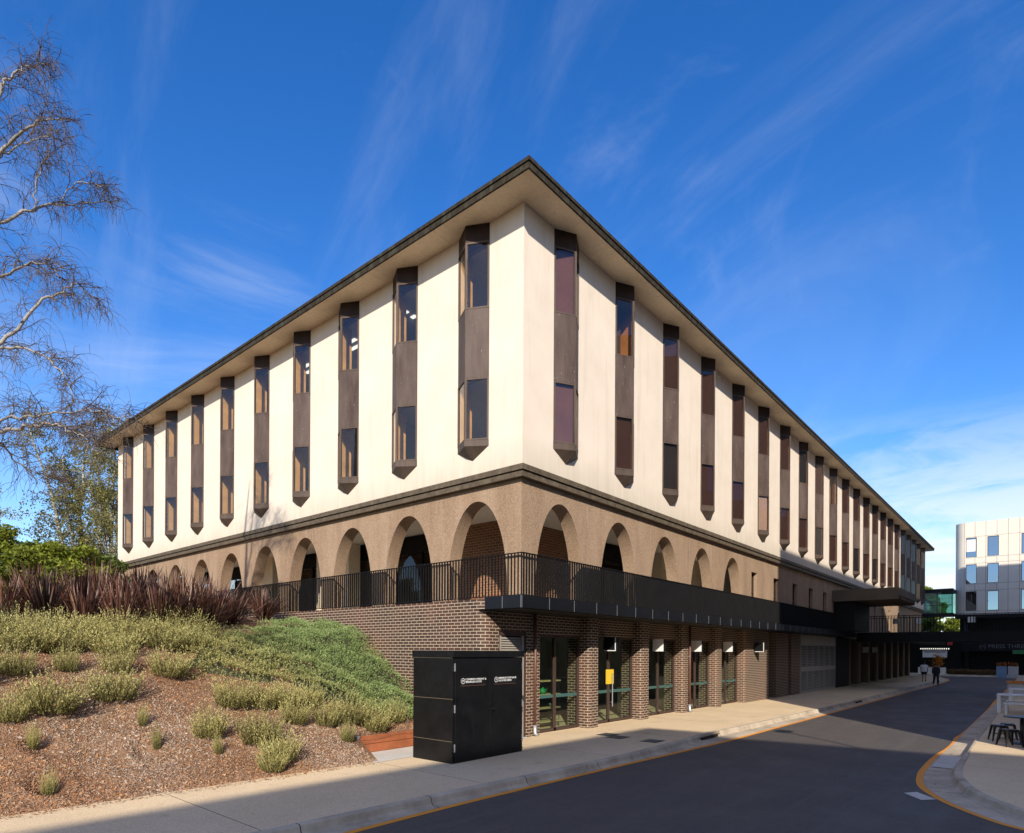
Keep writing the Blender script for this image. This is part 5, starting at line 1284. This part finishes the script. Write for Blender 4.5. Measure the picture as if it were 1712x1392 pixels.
bush_tree((97,11.6,ZF), 7.6, 2.6, 'leafy green tree filling the gap under the glass link bridge', 7000, G1, G2, .2, 'street_tree', 'trees beyond the link bridge')
t_ = empty('orange_sapling', (77, 8.2, ZF), 'small sapling with orange autumn leaves behind the walkers', 'tree')
MB().tube([(77,8.2,ZF),(77.02,8.2,-1.2),(77,8.25,-.3)], [.035,.025,.012], 6).build('trunk', M['bark'], t_)
P_ = rng.normal(size=(420,3))*np.array([.22,.24,.34])+np.array([77,8.2,-.75]); V, C = leaf_quads(P_, .09, np.array([.42,.13,.01]), np.array([.75,.33,.03])); quads_mesh('crown', V, C, M['foliage'], t_)

# ================================================================== SKY, SUN, CAMERA
w = bpy.data.worlds.new('World'); sc.world = w; w.use_nodes = True; nt = w.node_tree; nt.nodes.clear()
def wn(typ, **k):
    x = nt.nodes.new(typ)
    for a, v in k.items():
        if a.startswith('_'): x.inputs[a[1:].replace('_', ' ')].default_value = v
        else: setattr(x, a, v)
    return x
out = wn('ShaderNodeOutputWorld'); bg = wn('ShaderNodeBackground', _Strength=SKY_STRENGTH)
sky = wn('ShaderNodeTexSky', sky_type='NISHITA', sun_disc=False, sun_elevation=math.asin(SUN.z), sun_rotation=math.atan2(SUN.x, SUN.y), air_density=1.0, dust_density=.25, ozone_density=2.4, altitude=200)
tc = wn('ShaderNodeTexCoord')
def cloud(scale, rot, nscale, lo, hi, dist, off):
    mp = wn('ShaderNodeMapping'); mp.inputs['Scale'].default_value = scale; mp.inputs['Rotation'].default_value = rot; mp.inputs['Location'].default_value = off
    nz = wn('ShaderNodeTexNoise', _Scale=nscale, _Detail=9., _Roughness=.62, _Distortion=dist)
    nt.links.new(tc.outputs['Generated'], mp.inputs['Vector']); nt.links.new(mp.outputs[0], nz.inputs['Vector'])
    mr = wn('ShaderNodeMapRange', interpolation_type='SMOOTHSTEP'); mr.inputs['From Min'].default_value = lo; mr.inputs['From Max'].default_value = hi
    nt.links.new(nz.outputs['Fac'], mr.inputs['Value']); return mr.outputs[0]
def math_(op, a, b):
    m = wn('ShaderNodeMath', operation=op, use_clamp=True)
    for i, v in enumerate((a, b)):
        if isinstance(v, (int, float)): m.inputs[i].default_value = v
        else: nt.links.new(v, m.inputs[i])
    return m.outputs[0]
sx = wn('ShaderNodeSeparateXYZ'); nt.links.new(tc.outputs['Generated'], sx.inputs[0])
c1 = cloud((1.0, 1.0, 1.6), (.3,.2,.6), 2.1, .50, .80, .9, (3.1,1.7,.4))          # broad thin veils
c2 = cloud((4.2, .9, .9), (.7, 0, .6), 1.5, .48, .88, .55, (.2, 5.2, 1.2))           # streaks
c3 = cloud((1.2, 1.2, 6.5), (0,0,.3), 2.6, .33, .60, .8, (1.2,.3,.7))            # low banks
hz = wn('ShaderNodeMapRange'); nt.links.new(sx.outputs['Z'], hz.inputs['Value'])
for i, v in zip(('From Min','From Max','To Min','To Max'), (.32, .08, 0., 1.15)): hz.inputs[i].default_value = v
hx = wn('ShaderNodeMapRange'); nt.links.new(sx.outputs['X'], hx.inputs['Value'])
for i, v in zip(('From Min','From Max','To Min','To Max'), (.55, .98, .0, 1.)): hx.inputs[i].default_value = v
low = math_('MULTIPLY', math_('MULTIPLY', hz.outputs[0], c3), math_('ADD', hx.outputs[0], .12))
vd = wn('ShaderNodeVectorMath', operation='DOT_PRODUCT'); nt.links.new(tc.outputs['Generated'], vd.inputs[0]); vd.inputs[1].default_value = (-.76, -.65, .1)
bk = wn('ShaderNodeMapRange', interpolation_type='SMOOTHSTEP'); nt.links.new(vd.outputs['Value'], bk.inputs['Value'])
for i, v in zip(('From Min','From Max','To Min','To Max'), (-.05, .55, 0., .5)): bk.inputs[i].default_value = v
c4 = math_('MULTIPLY', cloud((1.,1.,2.2), (.1,.4,.2), 1.7, .36, .62, .6, (5.1,.2,2.4)), bk.outputs[0])   # warm cloud added out of view to fill the shade
cov0 = math_('ADD', math_('ADD', math_('MULTIPLY', c1, .28), math_('MULTIPLY', c2, .15)), math_('MULTIPLY', low, 1.0)); cov = cov0
mx = wn('ShaderNodeMix', data_type='RGBA'); nt.links.new(cov, mx.inputs[0]); nt.links.new(sky.outputs[0], mx.inputs[6]); mx.inputs[7].default_value = CLOUD_COL
hs = wn('ShaderNodeHueSaturation', _Saturation=SKY_SAT, _Hue=.513, _Value=1.62); nt.links.new(sky.outputs[0], hs.inputs['Color']); nt.links.new(hs.outputs[0], mx.inputs[6])
mx2 = wn('ShaderNodeMix', data_type='RGBA'); nt.links.new(c4, mx2.inputs[0]); nt.links.new(mx.outputs[2], mx2.inputs[6]); mx2.inputs[7].default_value = (8.2, 7.2, 6.0, 1); nt.links.new(mx2.outputs[2], bg.inputs[0]); nt.links.new(bg.outputs[0], out.inputs[0])
sl_ = bpy.data.lights.new('sun', 'SUN'); sl_.energy = SUN_E; sl_.angle = R(.53); sl_.color = (1., .915, .79)
so = bpy.data.objects.new('sun', sl_); col.objects.link(so); so.rotation_euler = SUN.to_track_quat('Z', 'Y').to_euler(); so.location = (-30, -30, 40)
cd = bpy.data.cameras.new('camera'); cam = bpy.data.objects.new('camera', cd); col.objects.link(cam)
cd.sensor_fit = 'HORIZONTAL'; cd.sensor_width = 36; cd.lens = 1039.07/1712*36; cd.shift_y = 391.78/1712; cd.clip_start = .1; cd.clip_end = 3000
cam.matrix_world = Matrix.Rotation(R(40.503-90), 4, 'Z') @ Matrix.Rotation(R(90), 4, 'X') @ Matrix.Rotation(.0055, 4, 'Z')
sc.camera = cam
sc.view_settings.view_transform = 'Standard'; sc.view_settings.look = 'None'; sc.view_settings.exposure = EXPOSURE; sc.view_settings.gamma = 1
sc.cycles.max_bounces = 8; sc.cycles.transparent_max_bounces = 16; sc.cycles.diffuse_bounces = 4; sc.cycles.glossy_bounces = 3
sc.cycles.caustics_reflective = False; sc.cycles.caustics_refractive = False; sc.cycles.sample_clamp_indirect = 6
sc.cycles.use_denoising = True
